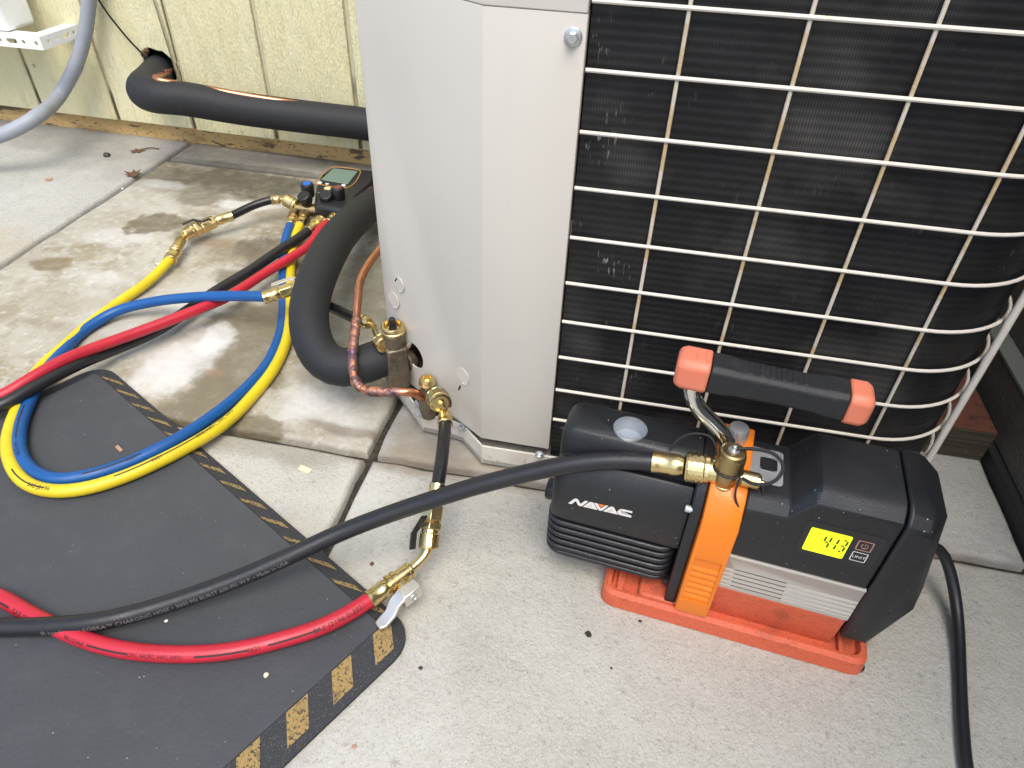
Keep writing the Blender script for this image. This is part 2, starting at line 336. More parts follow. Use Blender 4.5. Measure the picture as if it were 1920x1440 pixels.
    mx = N.new('ShaderNodeMix'); mx.data_type = 'RGBA'; L.new(mm.outputs[0], mx.inputs['Factor']); L.new(cur, mx.inputs['A']); mx.inputs['B'].default_value = (.30, .285, .265, 1); return mx.outputs['Result']
m_coil = mat('black_coil_fins', (.008, .008, .009), .55, spec=.3, extra=coil_extra, var=[(14, .5, .8, (.028, .024, .020), .8)])
m_foam = mat('black_foam_insulation', (.019, .020, .023), .62, spec=.35, var=[(200, .5, .8, (.036, .037, .041), .5), (20, .4, .8, (.028, .029, .032), .6)], bump=[((700, 700, 700), .0004), ((90, 90, 90), .0006)])
m_copper = mat('copper', (.72, .30, .16), .28, 1, var=[(40, .45, .75, (.50, .20, .11), .7), (130, .5, .7, (.60, .30, .18), .5)], rvar=.1)
m_braze = mat('heat_marked_copper', (.30, .16, .13), .45, .75, var=[(70, .46, .56, (.10, .06, .085), .9), (110, .5, .6, (.66, .28, .14), .85), (45, .56, .64, (.20, .13, .22), .4)], bump=[((180, 180, 180), .0016)])
m_brass = mat('brass', (.74, .58, .28), .28, 1, var=[(60, .45, .8, (.66, .49, .21), .6)], rvar=.08)
m_brass_old = mat('tarnished_brass', (.44, .33, .16), .38, 1, var=[(60, .42, .7, (.26, .19, .10), .8)], rvar=.1)
m_valve = mat('dull_valve_bronze', (.20, .165, .12), .5, .7, var=[(50, .42, .7, (.10, .085, .065), .85), (170, .55, .7, (.32, .27, .18), .5)], bump=[((260, 260, 260), .0004)])
m_steel = mat('zinc_steel', (.62, .63, .65), .36, .8, var=[(120, .5, .8, (.45, .46, .5), .5)])
m_chrome = mat('chrome', (.80, .79, .77), .09, 1, var=[(30, .5, .8, (.7, .66, .58), .4)])
m_lever = mat('nickel_lever', (.74, .70, .63), .32, .8, rvar=.08)
def rubber(name, c, r=.42, **k):
    d = tuple(x * .72 for x in c)
    return mat(name, c, r, var=[(25, .4, .75, d, .5), (160, .62, .7, tuple(min(1, x * 1.3 + .03) for x in c), .3)], bump=[((900, 900, 900), .0002), ((40, 40, 40), .0003)], rvar=.08, **k)
m_red = rubber('red_hose_rubber', (.50, .018, .038), .40)
m_yellow = rubber('yellow_hose_rubber', (.72, .55, .018), .4)
m_blue = rubber('blue_hose_rubber', (.004, .085, .30), .45)
m_black = rubber('black_hose_rubber', (.015, .015, .018), .4)
m_short = rubber('black_whip_rubber', (.012, .012, .014), .3)
m_conduit = mat('grey_conduit', (.30, .32, .36), .5, var=[((40, 40, 40), .4, .8, (.24, .25, .28), .6)], bump=[((14, 14, 500), .0004)])
m_floor = mat('grey_blue_casting', (.27, .31, .36), .5)
m_mat = mat('grey_rubber_mat', (.050, .053, .060), .62, var=[(6, .4, .75, (.062, .065, .072), .7), (35, .48, .75, (.075, .078, .083), .4), (220, .60, .72, (.09, .092, .096), .4)], speck=[(110, .05, (.5, .5, .5), .8)], bump=[((300, 300, 300), .0004), ((20, 20, 20), .0008)])
m_mat_edge = mat('grainy_mat_border', (.038, .040, .045), .8, speck=[(700, .4, (.10, .105, .115), .8)], bump=[((900, 900, 900), .0012)])
m_stripe = mat('worn_yellow_grit', (.050, .045, .036), .8, var=[(420, .38, .48, (.40, .27, .10), .9), (90, .5, .7, (.07, .06, .04), .5)], bump=[((900, 900, 900), .0014)])
m_plast = mat('charcoal_plastic', (.0125, .0135, .016), .42, var=[(9, .45, .8, (.018, .019, .022), .7), (60, .6, .8, (.04, .041, .045), .35)], speck=[(170, .09, (.45, .45, .45), .7)], bump=[((1300, 1300, 1300), .00022)], rvar=.06)
m_plast2 = mat('black_plastic', (.012, .0125, .014), .36, bump=[((1200, 1200, 1200), .0002)], speck=[(200, .05, (.4, .4, .4), .6)])
m_iron = mat('black_cast_casing', (.014, .0148, .018), .38, speck=[(220, .07, (.4, .4, .42), .7)], bump=[((500, 500, 500), .0003)], rvar=.08)
m_orange = mat('orange_paint', (.82, .205, .012), .38, var=[(26, .58, .70, (.50, .13, .02), .55), (40, .56, .8, (.74, .18, .012), .5), (300, .64, .72, (.22, .07, .02), .6)], bump=[((300, 300, 300), .0003)])
m_base_or = mat('orange_red_base_plastic', (.62, .115, .05), .55, var=[(14, .45, .75, (.66, .15, .078), .6), (34, .54, .70, (.34, .075, .04), .65), (620, .52, .66, (.20, .06, .035), .6), (50, .55, .75, (.44, .085, .045), .5)], speck=[(520, .13, (.12, .045, .035), .75)], bump=[((240, 240, 240), .0006)])
m_cap_or = mat('salmon_grip_cap', (.70, .205, .12), .5, var=[(30, .5, .8, (.80, .18, .085), .6), (110, .66, .74, (.35, .12, .08), .5)])
m_grip = mat('black_grip_rubber', (.014, .015, .017), .6, var=[(30, .5, .75, (.06, .062, .065), .6), (16, .62, .74, (.16, .165, .17), .6)], bump=[((500, 500, 500), .0004)])
m_silver = mat('silver_grille_plastic', (.55, .52, .465), .42, .2, var=[((6, 40, 40), .4, .8, (.38, .365, .335), .5)])
m_lcd = mat('lit_lcd', (.55, .75, .02), .25, emit=((.72, .86, .0), .62))
m_lcd_seg = mat('lcd_segment', (.06, .07, .01), .4)
m_glossblack = mat('gloss_black_label', (.016, .017, .02), .2)
m_white = mat('white_print', (.78, .74, .70), .5)
m_orprint = mat('orange_print', (.9, .22, .02), .5)
m_pinkprint = mat('copper_tint_print', (.42, .22, .17), .5)
m_greyprint = mat('grey_hose_print', (.16, .155, .15), .6)
m_blackprint = mat('black_hose_print', (.03, .015, .015), .6)
m_clear = mat('clear_plastic', (.80, .82, .84), .12, trans=.72, ior=1.46)
m_gauge = mat('gauge_shell', (.020, .020, .022), .4, bump=[((900, 900, 900), .0002)])
m_gscreen = mat('unlit_lcd', (.17, .24, .19), .18, var=[(200, .4, .7, (.20, .27, .21), .5)])
m_gold = mat('orange_gauge_trim', (.55, .27, .06), .4)
m_gor = mat('orange_gauge_side', (.50, .20, .035), .45)
m_kblue = mat('blue_knob_insert', (.01, .13, .62), .35)
m_kred = mat('faded_red_knob_insert', (.20, .055, .04), .5)
m_kcream = mat('cream_button', (.85, .62, .32), .5)
m_fence = mat('brown_fence_stain', (.105, .094, .082), .7, var=[((8, 90, 160), .45, .7, (.135, .122, .106), .7), (20, .5, .8, (.08, .071, .063), .5)], bump=[((80, 260, 420), .0016), ((200, 420, 700), .0009)])
m_fence_edge = mat('skylit_fence_edge', (.155, .165, .15), .7, var=[((60, 8, 60), .45, .7, (.11, .115, .105), .7)], bump=[((300, 40, 300), .0008)])  # paler grey-green: sky light on the kickboard's top edge, put into the colour
m_woodtop = mat('red_stained_wood', (.125, .042, .026), .75, var=[((70, 70, 9), .5, .6, (.05, .02, .014), .8), ((24, 8, 24), .45, .7, (.17, .06, .035), .7)], bump=[((260, 60, 260), .001)])
m_woodend = mat('dark_wood_end', (.060, .047, .026), .85, var=[((6, 6, 330), .45, .6, (.03, .024, .014), .8), (120, .6, .7, (.11, .09, .05), .5)], bump=[((40, 40, 500), .001)])
m_black_parts_shade = mat('black_parts_and_gap_shade', (.016, .016, .017), .6, bump=[((200, 200, 200), .0005)])
m_wpaint = mat('white_enamel', (.86, .87, .86), .4, var=[(30, .55, .8, (.74, .74, .70), .5)])
m_leaf = mat('dry_leaf', (.13, .06, .03), .8, var=[(120, .45, .7, (.07, .035, .02), .7)])
m_pebble = mat('dark_pebble', (.03, .028, .027), .5)
m_paper = mat('cream_paper', (.74, .64, .42), .7)
m_chip = mat('wood_chip', (.40, .24, .14), .8)
m_shell = mat('white_chip', (.7, .7, .68), .6)
# ------------------------------------------------------------------ ground and paving
g = Geo(); g.add([(-60, -60, -.012), (60, -60, -.012), (60, 60, -.012), (-60, 60, -.012)], [(0, 1, 2, 3)])
o = obj('ground', g, m_soil); o['kind'] = 'structure'
pave = bpy.data.objects.new('pavement', None); COL.objects.link(pave); pave['kind'] = 'structure'
XJ = (-2.06, -1.4455, -.8355, -.2205, .3945)
def slab(x0, x1, y0, y1, mt, dz=0.0):
    e = .0048; n = 26
    x0 += e; x1 -= e; y0 += e; y1 -= e
    rnd = random.Random(int((x0 + 5) * 977 + (y0 + 5) * 31))
    P = []
    nx, ny = max(4, int((x1 - x0) / .025)), max(2, int((y1 - y0) / .025))
    for i in range(nx): P.append((x0 + (x1 - x0) * i / nx, y0))
    for i in range(ny): P.append((x1, y0 + (y1 - y0) * i / ny))
    for i in range(nx): P.append((x1 - (x1 - x0) * i / nx, y1))
    for i in range(ny): P.append((x0, y1 - (y1 - y0) * i / ny))
    cx, cy = (x0 + x1) / 2, (y0 + y1) / 2
    jit = [(p + rnd.uniform(-.0013, .0013), q + rnd.uniform(-.0013, .0013)) for p, q in P]
    g = Geo(); sh = lambda d: [(p + (d if p < cx - .5 * (x1 - x0) + .004 else -d if p > cx + .5 * (x1 - x0) - .004 else 0), q + (d if q < cy - .5 * (y1 - y0) + .004 else -d if q > cy + .5 * (y1 - y0) - .004 else 0)) for p, q in jit]
    secs = [[(p, q, -.06) for p, q in jit], [(p, q, -.0055 + dz) for p, q in jit], [(p, q, -.0018 + dz) for p, q in sh(.0014)], [(p, q, dz) for p, q in sh(.005)]]
    g.loft(secs)
    return obj('slab', g, mt, pave, sharp=60)
YW = 1.168
for a in range(4):
    for (y0, y1) in ((-1.39, -.7755), (-.7755, -.161), (-.161, .4535), (.4535, 1.068), (1.068, YW)):
        if a <= 1 and y0 == .4535: y1 = YW
        if a <= 1 and y0 == 1.068: continue
        slab(XJ[a], XJ[a + 1], y0, y1, m_stained if (a == 2 and y0 == .4535) else m_strip if y0 == 1.068 else m_con2 if (a <= 1 or y0 > .4) else m_con)
# ------------------------------------------------------------------ house wall
WP0 = A3(-1.2528, 1.1628, 0); WP1 = A3(-.4821, 1.1441, 0)
WD = (WP1 - WP0) / np.linalg.norm(WP1 - WP0); WNn = A3(WD[1], -WD[0], 0)
SID = WP0 + WNn * .018
def WALL(u, v, t=.018): return PLN(u, v, WP0 + WNn * t, WNn)
def ws(p): return float((np.array(p) - WP0) @ WD)
wall = thing('house_wall', 'pale yellow grooved wood siding house wall behind the condenser', 'wall', tuple(WP0), math.atan2(WD[1], WD[0]))
# local frame of the wall: x along, y = away from the yard (so outward t = -y), z up
gro = [ws(WALL(u, v)) for u, v in ((80, 206), (222, 222), (366, 244), (520, 264), (677, 285))]
p = (gro[-1] - gro[0]) / 4
gr = [gro[0] - p * k for k in range(6, 0, -1)] + gro + [gro[-1] + p * k for k in range(1, 14)]
hole_c = WALL(301, 128); hs, hz = ws(hole_c), hole_c[2]
def hole_geo(r, y0, y1):
    gg = Geo(); n = 22; poly = []
    for i in range(n):
        a = 2 * math.pi * i / n; k = r * (1 + .09 * math.sin(3 * a + 1) + .06 * math.sin(7 * a))
        poly.append((hs + k * .98 * math.cos(a), hz + k * 1.02 * math.sin(a)))
    return gg.prism(poly, lambda a, b, t: (a, t, b), y0, y1)
for i in range(len(gr) - 1):
    gg = Geo().box(gr[i] + .0034, gr[i + 1] - .0034, -.018, -.0136, .033 + random.uniform(-.0012, .0012), 2.5)
    b = obj('board', gg, m_siding, wall)
    if gr[i] - .03 < hs < gr[i + 1] + .03: cut(b, hole_geo(.031, -.03, .01))
    bv = b.modifiers.new('bevel', 'BEVEL'); bv.width = .0016; bv.segments = 2; bv.limit_method = 'ANGLE'; bv.angle_limit = rad(60)
b = obj('backing_sheet', Geo().box(gr[0], gr[-1], -.0135, -.0005, .034, 2.5), m_groove, wall)
cut(b, hole_geo(.033, -.03, .03))
obj('cavity', Geo().box(gr[0], gr[-1], .05, .12, .034, 2.5), m_dark, wall)
obj('baseboard', Geo().box(gr[0], gr[-1], -.0004, .045, -.02, .040), m_base, wall, .0015)
gg = Geo()
for dx, dz, r in ((-.025, .020, .010), (-.019, .026, .007)): gg.lathe((hs + dx, -.014, hz + dz), (0, -1, .25), [(0, r * .5), (.004, r * .75), (.007, r * .5), (.009, r * .2)], 7)
obj('putty_lump', gg, m_leaf, wall)
# ------------------------------------------------------------------ boundary wall on the right
fx = .4
fence = thing('boundary_fence', 'dark brown textured board fence along the right side', 'fence', (fx, .5, 0))
F_ = At(fence)
F_.part('kickboard', Geo().box(fx, fx + .016, -1.2, 1.16, .014, .074), m_fence, None, .0015)
F_.part('kickboard_top', Geo().box(fx - .0005, fx + .020, -1.2, 1.16, .0745, .0795), m_fence_edge, None, .0012)
F_.part('foot_gap_shade', Geo().box(fx - .0085, fx + .012, -1.2, 1.16, -.004, .0135), m_black_parts_shade, None, .0015)  # black strip standing in for the shaded gap under the kickboard
yy = -1.2
while yy < 1.15:
    F_.part('board', Geo().box(fx + .020, fx + .034, yy + .002, min(yy + .178, 1.16), .03, .84), m_fence, None, .0015); yy += .18
# wood block
blk = thing('wood_block', 'dark red timber offcut on the slab between condenser and fence', 'wood block', (.34, .62, 0))
B_ = At(blk)
bx0, bx1, by0, by1, bz = .285, .388, .5875, .80, .039
B_.part('side', Geo().box(bx0, bx1, by0, by1, 0.0005, bz - .0012), m_woodend, None, .0015)
B_.part('top_face', Geo().box(bx0 + .0006, bx1 - .0006, by0 + .0006, by1 - .0006, bz - .0011, bz), m_woodtop)
# ------------------------------------------------------------------ condenser
YG = .4698
ac = thing('air_conditioner', 'large beige outdoor condenser with black coil behind wire guard', 'air conditioner', (.05, .70, 0))
K = At(ac)
CC = A3(.222, .5498)
def path_off(off, back=True):
    """plan line of the coil guard, off = outward from the wire plane"""
    P = [(-.0435, YG - off)]
    for i in range(1, 13): P.append((-.0435 + (.222 + .0435) * i / 12, YG - off))
    for i in range(1, 15):
        a = math.pi / 2 * i / 14; R_ = .08 + off; P.append((CC[0] + R_ * math.sin(a), CC[1] - R_ * math.cos(a)))
    if back:
        for y in (.62, .72, .82, .92): P.append((.302 + off, y))
    return P
# coil: a corrugated black face with a UV map in metres
def coil():
    pl = path_off(-.0050)
    fine = []
    for (a, b) in zip(pl[:-1], pl[1:]):
        k = max(1, int(math.dist(a, b) / .012))
        for j in range(k): fine.append((a[0] + (b[0] - a[0]) * j / k, a[1] + (b[1] - a[1]) * j / k))
    fine.append(pl[-1]); n = len(fine); s = [0]
    for a, b in zip(fine[:-1], fine[1:]): s.append(s[-1] + math.dist(a, b))
    nrm = []
    for i in range(n):
        a, b = fine[max(i - 1, 0)], fine[min(i + 1, n - 1)]; d = (b[0] - a[0], b[1] - a[1]); l = math.hypot(*d); nrm.append((d[1] / l, -d[0] / l))
    z0, z1, per = .022, .60, .0059; rows = int((z1 - z0) / per * 4); vs = []; uv = []
    for k in range(rows + 1):
        z = z0 + (z1 - z0) * k / rows; d = .00028 * math.cos(k * math.pi / 2) + .0004
        for i in range(n): vs.append((fine[i][0] + nrm[i][0] * d, fine[i][1] + nrm[i][1] * d, z)); uv.append((s[i], z))
    fs = [(k * n + i, k * n + i + 1, (k + 1) * n + i + 1, (k + 1) * n + i) for k in range(rows) for i in range(n - 1)]
    me = bpy.data.meshes.new('coil'); me.from_pydata([tuple(np.array(v) - K.o) for v in vs], [], fs); me.materials.append(m_coil)
    ul = me.uv_layers.new(name='UVMap')
    for li, lp in enumerate(me.loops): ul.data[li].uv = uv[lp.vertex_index]
    me.shade_smooth(); return put('coil', me, ac)
coil()
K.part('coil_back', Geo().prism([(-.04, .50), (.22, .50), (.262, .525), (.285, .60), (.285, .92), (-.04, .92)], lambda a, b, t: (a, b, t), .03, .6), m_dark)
# wires
ZR = [.4134, .3739, .3344, .2947, .2558, .2164, .18, .1434, .1072, .0719]
zrows = [.4134 + .0396 * k for k in range(4, 0, -1)] + ZR
wp = [A3(x, y, 0) for x, y in path_off(0)]
me_h = mesh_of('grille_wire', Geo().tube([q - K.o for q in wp], .00142, 8), m_wire)
for z in zrows: put('grille_wire', me_h, ac, 0, (0, 0, z))
me_v = mesh_of('grille_wire', Geo().tube([A3(0, 0, .034), A3(0, 0, .3), A3(0, 0, .585)], .0014, 8), m_wire_old)
for c in (.0145, .0838, .1528, .2218): put('grille_wire', me_v, ac, 0, tuple(A3(c, YG + .0012, 0) - K.o))
for y in (.56, .63, .70, .77, .84): put('grille_wire', me_v, ac, 0, tuple(A3(.3008, y, 0) - K.o))
K.part('corner_post', Geo().tube([A3(.2862, .4935, .028), A3(.2862, .4935, .58)], .0030, 12), m_wire)
# cabinet sheet metal
pp = A3(-.111, YG, 0); pe = A3(-.2275, .5476, 0)
g = Geo(); th = .0012
outer = [(-.0448, YG - .0028), (-.1095, YG - .0028), (-.1112, YG - .0022), (-.2266, .5462), (-.2280, .5482), (-.2280, .556), (-.2210, .556)]
inner = [(-.2210, .5545), (-.2262, .5545), (-.2262, .5486), (-.2254, .5472), (-.1104, YG - .0008), (-.1090, YG - .0014), (-.0460, YG - .0014), (-.0460, YG + .012), (-.0448, YG + .012)]
g.prism(outer + inner, lambda a, b, t: (a, b, t), .0352, .40645)
panel = K.part('corner_panel', g, m_panel, None, .0008)
PN = A3(-(.5476 - YG), -(.2275 - .111), 0); PN /= np.linalg.norm(PN)
def PANEL(u, v, off=0.0): return PLN(u, v, A3(-.1112, YG - .0022, 0) + PN * off, PN)
gg = Geo()
for (u, v, r) in ((775, 667, .0145), (832, 746, .0115)):
    c = PANEL(u, v); gg.lathe(c + PN * .02, -PN, [(0, r), (.04, r)], 26)
cut(panel, (lambda q: (setattr(q, 'v', [tuple(np.array(p_) - K.o) for p_ in q.v]), q)[1])(gg))
# knock-outs pressed in the sheet
for (u, v, r) in ((748, 533, .0075), (738, 562, .0085), (868, 705, .0085)):
    c = PANEL(u, v); ax1 = np.cross(PN, A3(0, 0, 1)); ax1 /= np.linalg.norm(ax1)
    K.part('knockout', Geo().disc(c - PN * .0005, PN, r, .0007, 28), m_panel, panel)
    ring = [c + PN * .0004 + r * (math.cos(a) * ax1 + math.sin(a) * A3(0, 0, 1)) for a in [math.pi * (.62 + .9 * i / 22) for i in range(23)]]
    K.part('pressed_edge', Geo().tube(ring, .00035, 5), m_panel, panel)
for (u, v, l) in ((743, 524, .004), (862, 727, .006)):
    c = PANEL(u, v); K.part('scratch', Geo().tube([c - A3(.0012, -.0008, l / 2), c + A3(.001, -.0006, l / 2)], .0009, 5), m_dark, panel)
# upper cap (top skirt) and rest of the cabinet
skirt = [(-.0448, YG - .0042), (-.1103, YG - .0042), (-.2278, .5452), (-.2300, .5492), (-.2300, .95), (.302, .95), (.302, .5498)] + [(CC[0] + .0835 * math.cos(a), CC[1] - .0835 * math.sin(a)) for a in [math.pi / 2 * i / 10 for i in range(1, 11)]]
K.part('side_panel', Geo().prism([(-.2280, .5565), (-.2265, .5565), (-.2265, .948), (.30, .948), (.30, .9495), (-.2280, .9495)], lambda a, b, t: (a, b, t), .035, .585), m_panel)
ptop = [(-.0448, YG - .0031), (-.1098, YG - .0031), (-.2272, .5460), (-.2294, .5490), (-.2294, .5560), (-.2225, .5560), (-.2225, .5500), (-.1090, YG + .006), (-.0448, YG + .006)]
K.part('upper_panel', Geo().prism(ptop, lambda a, b, t: (a, b, t), .4066, .585), m_panel, None, .0008)
K.part('top_cover', Geo().prism(skirt, lambda a, b, t: (a, b, t), .5855, .615), m_panel, None, .004)
# base pan: outer lip, floor
lip = [A3(*G(738, 704, .030)[:2], 0), A3(*G(790, 774, .030)[:2], 0), A3(-.1532, .4925, 0), A3(-.1345, .4885, 0), A3(-.1088, YG - .0065, 0)]
lip += [A3(x, y, 0) for x, y in path_off(.0055)[1:]]
lip = [A3(lip[0][0] - .004, .95, 0)] + lip
def sheet(poly, th, z0, z1, cl=False):
    n = len(poly); gg = Geo(); inn = []
    for i in range(n):
        a, b = poly[max(i - 1, 0)], poly[min(i + 1, n - 1)]; d = (b - a)[:2]; d /= np.linalg.norm(d); nn = A3(-d[1], d[0], 0); inn.append(poly[i] + nn * th)
    secs = [[poly[i] + A3(0, 0, z0), poly[i] + A3(0, 0, z1), inn[i] + A3(0, 0, z1), inn[i] + A3(0, 0, z0)] for i in range(n)]
    return gg.loft(secs)
pan = K.part('base_pan', sheet(lip, .0022, .005, .0285), m_pan, None, .0008)
K.part('pan_floor', Geo().prism([(q[0], q[1]) for q in lip] , lambda a, b, t: (a, b, t), .006, .0105), m_pan)
K.part('pan_grime', Geo().prism([(-.214, .545), (-.176, .502), (-.153, .499), (-.135, .494), (-.118, .480), (-.15, .51), (-.19, .54)], lambda a, b, t: (a, b, t), .0108, .0135), m_soil)
for (x, y) in ((-.2, .9), (.27, .9), (.25, .52), (-.16, .53), (.05, .49), (-.08, .49)):
    K.part('foot', Geo().lathe(A3(x, y, .0002), (0, 0, 1), [(0, .014), (.0056, .014)], 14), m_black_parts_shade)
def screw(c, ax, par, r=.0058):
    ax = np.array(ax, float); ax /= np.linalg.norm(ax); c = np.array(c, float)
    gg = Geo().lathe(c, ax, [(0, r), (.0008, r), (.0014, r * .78)], 20)
    gg.lathe(c + ax * .0012, ax, [(0, r * .62), (.0034, r * .62), (.0040, r * .5)], 6)
    gg.lathe(c + ax * .0040, ax, [(.0001, r * .4), (.0004, r * .34)], 14)
    return K.part('screw', gg, m_steel, par)
screw(PLN(1075, 69, (0, YG - .003, 0), (0, 1, 0)), (0, -1, 0), None, .0058)
screw(PLN(1012, 852, (0, YG - .0066, 0), (0, 1, 0)), (0, -1, 0), pan, .0045)
def lipn(a, b): d = (b - a); n = A3(d[1], -d[0], 0); return n / np.linalg.norm(n)
for (u, v, k, r) in ((741, 708, 1, .004), (783, 757, 1, .0045), (789, 774, 1, .0045), (869, 800, 4, .0045)):
    a, b_ = lip[k], lip[k + 1]; nn = lipn(a, b_)
    screw(PLN(u, v, a, nn) + nn * .0002, nn, pan, r)
# service valves
big = A3(-.212, .522, 0)
blockM = Matrix.Translation((big[0], big[1], 0)) @ Matrix.Rotation(rad(34), 4, 'Z')
sv1 = K.part('service_valve', Geo().box(-.0105, .0105, -.012, .012, .040, .090, blockM).lathe(A3(*big[:2], .088), (0, 0, 1), [(0, .0112), (.012, .0108), (.0165, .0104)], 24).lathe(A3(*big[:2], .03), (0, 0, 1), [(0, .006), (.012, .006)], 12).lathe(A3(*big[:2], .062), PN * -1, [(.010, .0115), (.021, .0115)], 20), m_valve, None, .0022)
K.part('collar', Geo().lathe(A3(*big[:2], .1035), (0, 0, 1), [(0, .0098), (.0006, .0114), (.0035, .0118), (.0042, .0110), (.0080, .0110), (.0092, .0101), (.0092, .0086), (.003, .0082), (.001, .0025)], 32), m_brass, sv1)
K.part('stem', Geo().lathe(A3(*big[:2], .1045), (0, 0, 1), [(0, .0040), (.006, .0042), (.0062, .0032), (.0155, .0032), (.0162, .0024)], 6), m_black_parts_shade, sv1)
sml = A3(-.1715, .4965, 0)
NUT = D(822, 750, .640); stub = NUT - A3(*sml[:2], .050); stub_n = stub / np.linalg.norm(stub)
sv2 = K.part('service_valve', Geo().lathe(A3(*sml[:2], .026), (0, 0, 1), [(0, .0085), (.008, .0095), (.028, .0095), (.036, .0078), (.0402, .0074)], 8, phase=.3).lathe(A3(*sml[:2], .050), stub_n, [(.002, .0050), (float(np.linalg.norm(stub)) - .004, .0050)], 14).lathe(A3(*sml[:2], .047), PN * -1, [(.004, .007), (.02, .007)], 16), m_valve, None, .0012)
K.part('collar', Geo().lathe(A3(*sml[:2], .0655), (0, 0, 1), [(0, .0072), (.0004, .0080), (.0030, .0083), (.0040, .0076), (.0075, .0074), (.0086, .0067), (.0086, .0048), (.004, .0044), (.0035, .001)], 28), m_brass, sv2)
# ------------------------------------------------------------------ insulated suction line, wall hole to valve
foam_pts = [D(318, 112, 1.275), D(303, 128, 1.235), D(283, 152, 1.17), D(268, 168, 1.125), D(282, 180, 1.108), D(330, 183, 1.112), D(450, 203, 1.14), D(570, 219, 1.155), D(686, 233, 1.165), D(735, 242, 1.165)]
tail_pts = [D(785, 262, 1.16), D(797, 300, 1.15), D(755, 344, 1.11), D(701, 381, 1.04), D(668, 409, .965), D(632, 448, .880), D(602, 503, .800), D(583, 557, .755), D(578, 605, .730), D(590, 652, .716), D(622, 690, .706), D(668, 690, .704), D(705, 675, .705), D(736, 661, .707)]
fp = spline(foam_pts + tail_pts, .010); fp = smooth(fp, 3)
nf = len(fp)
def foam_r(i):
    t = i / (nf - 1); return float(np.interp(t, (0, .42, .58, .8, 1), (.0262, .0262, .0222, .0222, .0194)))
pipe = thing('insulated_pipe', 'thick black foam sleeved suction line bending from wall to service valve', 'pipe', tuple(G(620, 690)))
At(pipe).part('foam_sleeve', Geo().tube(fp, [foam_r(i) for i in range(nf)], 28), m_foam, None, 0)
ax_end = fp[-1] - fp[-3]; ax_end /= np.linalg.norm(ax_end)
At(pipe).part('copper_end', Geo().tube([fp[-3], fp[-1] + ax_end * .016], .0085, 16), m_copper)
# ------------------------------------------------------------------ copper liquid line
lq = thing('copper_pipe', 'bare copper liquid line with dark brazed joints ending at small valve', 'pipe', tuple(G(668, 700)))
Lq = At(lq)
sv_port = A3(*sml[:2], .047)
cp_pts = [D(345, 160, 1.085), D(318, 158, 1.085), D(300, 150, 1.10), D(292, 147, 1.115), D(296, 141, 1.15), D(312, 137, 1.20), D(325, 131, 1.25)]
hi = [D(300 + (686 - 300) * k / 8, 150 + (686 - 300) * k / 8 * .166 + 4.5 * math.sin(math.pi * k / 8) - k * .5, 1.100 + .058 * k / 8) for k in range(9)]
wallrun = spline([D(327, 128, 1.24), D(312, 136, 1.19), D(299, 142, 1.135), D(291, 147, 1.095), D(298, 150.5, 1.092)] + hi[1:] + [D(760, 232, 1.15)], .006)
Lq.part('tube', Geo().tube(smooth(wallrun, 1), .0047, 12), m_copper)
Lq.part('brazed_joint', Geo().tube(wallrun[2:12], .0058, 12), m_braze)
front = spline([D(760, 400, .86), D(735, 436, .80), D(712, 468, .76), D(690, 497, .735), D(676, 525, .72), D(671, 560, .708), D(667, 610, .694), D(662, 650, .682), D(661, 690, .672), D(666, 716, .666), D(680, 730, .663), D(705, 734, .661), D(735, 735, .66), D(768, 735, .66), sv_port - (sv_port - D(768, 735, .66)) * .25, sv_port], .004)
front = smooth(front, 2)
Lq.part('tube', Geo().tube(front, .0042, 16), m_copper)
def near(path, q): return min(range(len(path)), key=lambda i: np.linalg.norm(path[i] - q))
for (u1, v1, d1, u2, v2, d2, r) in ((668, 598, .696, 662, 648, .682, .0053), (661, 650, .682, 661, 668, .676, .0058), (661, 668, .676, 662, 700, .669, .0052), (664, 706, .668, 676, 728, .663, .0054), (688, 732, .662, 722, 735, .66, .0056), (722, 735, .66, 748, 735, .66, .0052)):
    i, j = near(front, D(u1, v1, d1)), near(front, D(u2, v2, d2)); seg = front[i:j + 1]
    if len(seg) < 3: continue
    n = len(seg); rr = [r * .94 * (1 + .05 * math.sin(k * 2.1)) if 0 < k < n - 1 else .0043 for k in range(n)]
    Lq.part('brazed_joint', Geo().tube(seg, rr, 14), m_braze)
# ------------------------------------------------------------------ grey conduit, cable, bracket and cabinet on the wall
cd = spline([WALL(172, -160, .034), WALL(171, -60, .036), WALL(167, 0, .040), WALL(160, 60, .046), WALL(143, 120, .058), WALL(112, 178, .075), D(70, 218, 1.145), D(20, 246, 1.13), D(-60, 272, 1.13), D(-150, 300, 1.13)], .006)
cnd = thing('conduit', 'grey flexible conduit curving down the wall at the far left', 'conduit', tuple(cd[40]))
n = len(cd)
At(cnd).part('sleeve', Geo().tube(cd, [.0112 + (.0003 if i % 2 else -.0001) for i in range(n)], 16), m_conduit)
for (u, v, d_) in ((128, 155, 1.157), (77, 213, 1.141)):
    i = near(cd, D(u, v, d_)); At(cnd).part('joint_ring', Geo().tube(cd[i - 1:i + 2], .0118, 16), m_conduit)
cb = spline([WALL(150, -60, .03), WALL(185, 0, .03), WALL(203, 27, .028), WALL(221, 50, .026), WALL(240, 73, .026), WALL(262, 96, .024), WALL(282, 116, .02), WALL(296, 124, -.01)], .006)
cbl = thing('thin_cable', 'thin dark cable hanging down the siding into the pipe hole', 'cable', tuple(cb[20]))
At(cbl).part('wire', Geo().tube(cb, .0016, 7), m_dark)
arm0 = WALL(146, 53)                                   # where the arm meets the siding
L_ = .088
br = thing('wall_bracket', 'white perforated steel angle bracket standing out from the siding', 'bracket', tuple(arm0))
bz1, bz0, xa = arm0[2] + .006, arm0[2] - .014, arm0[0]
yf = arm0[1] - L_
Bk = At(br)
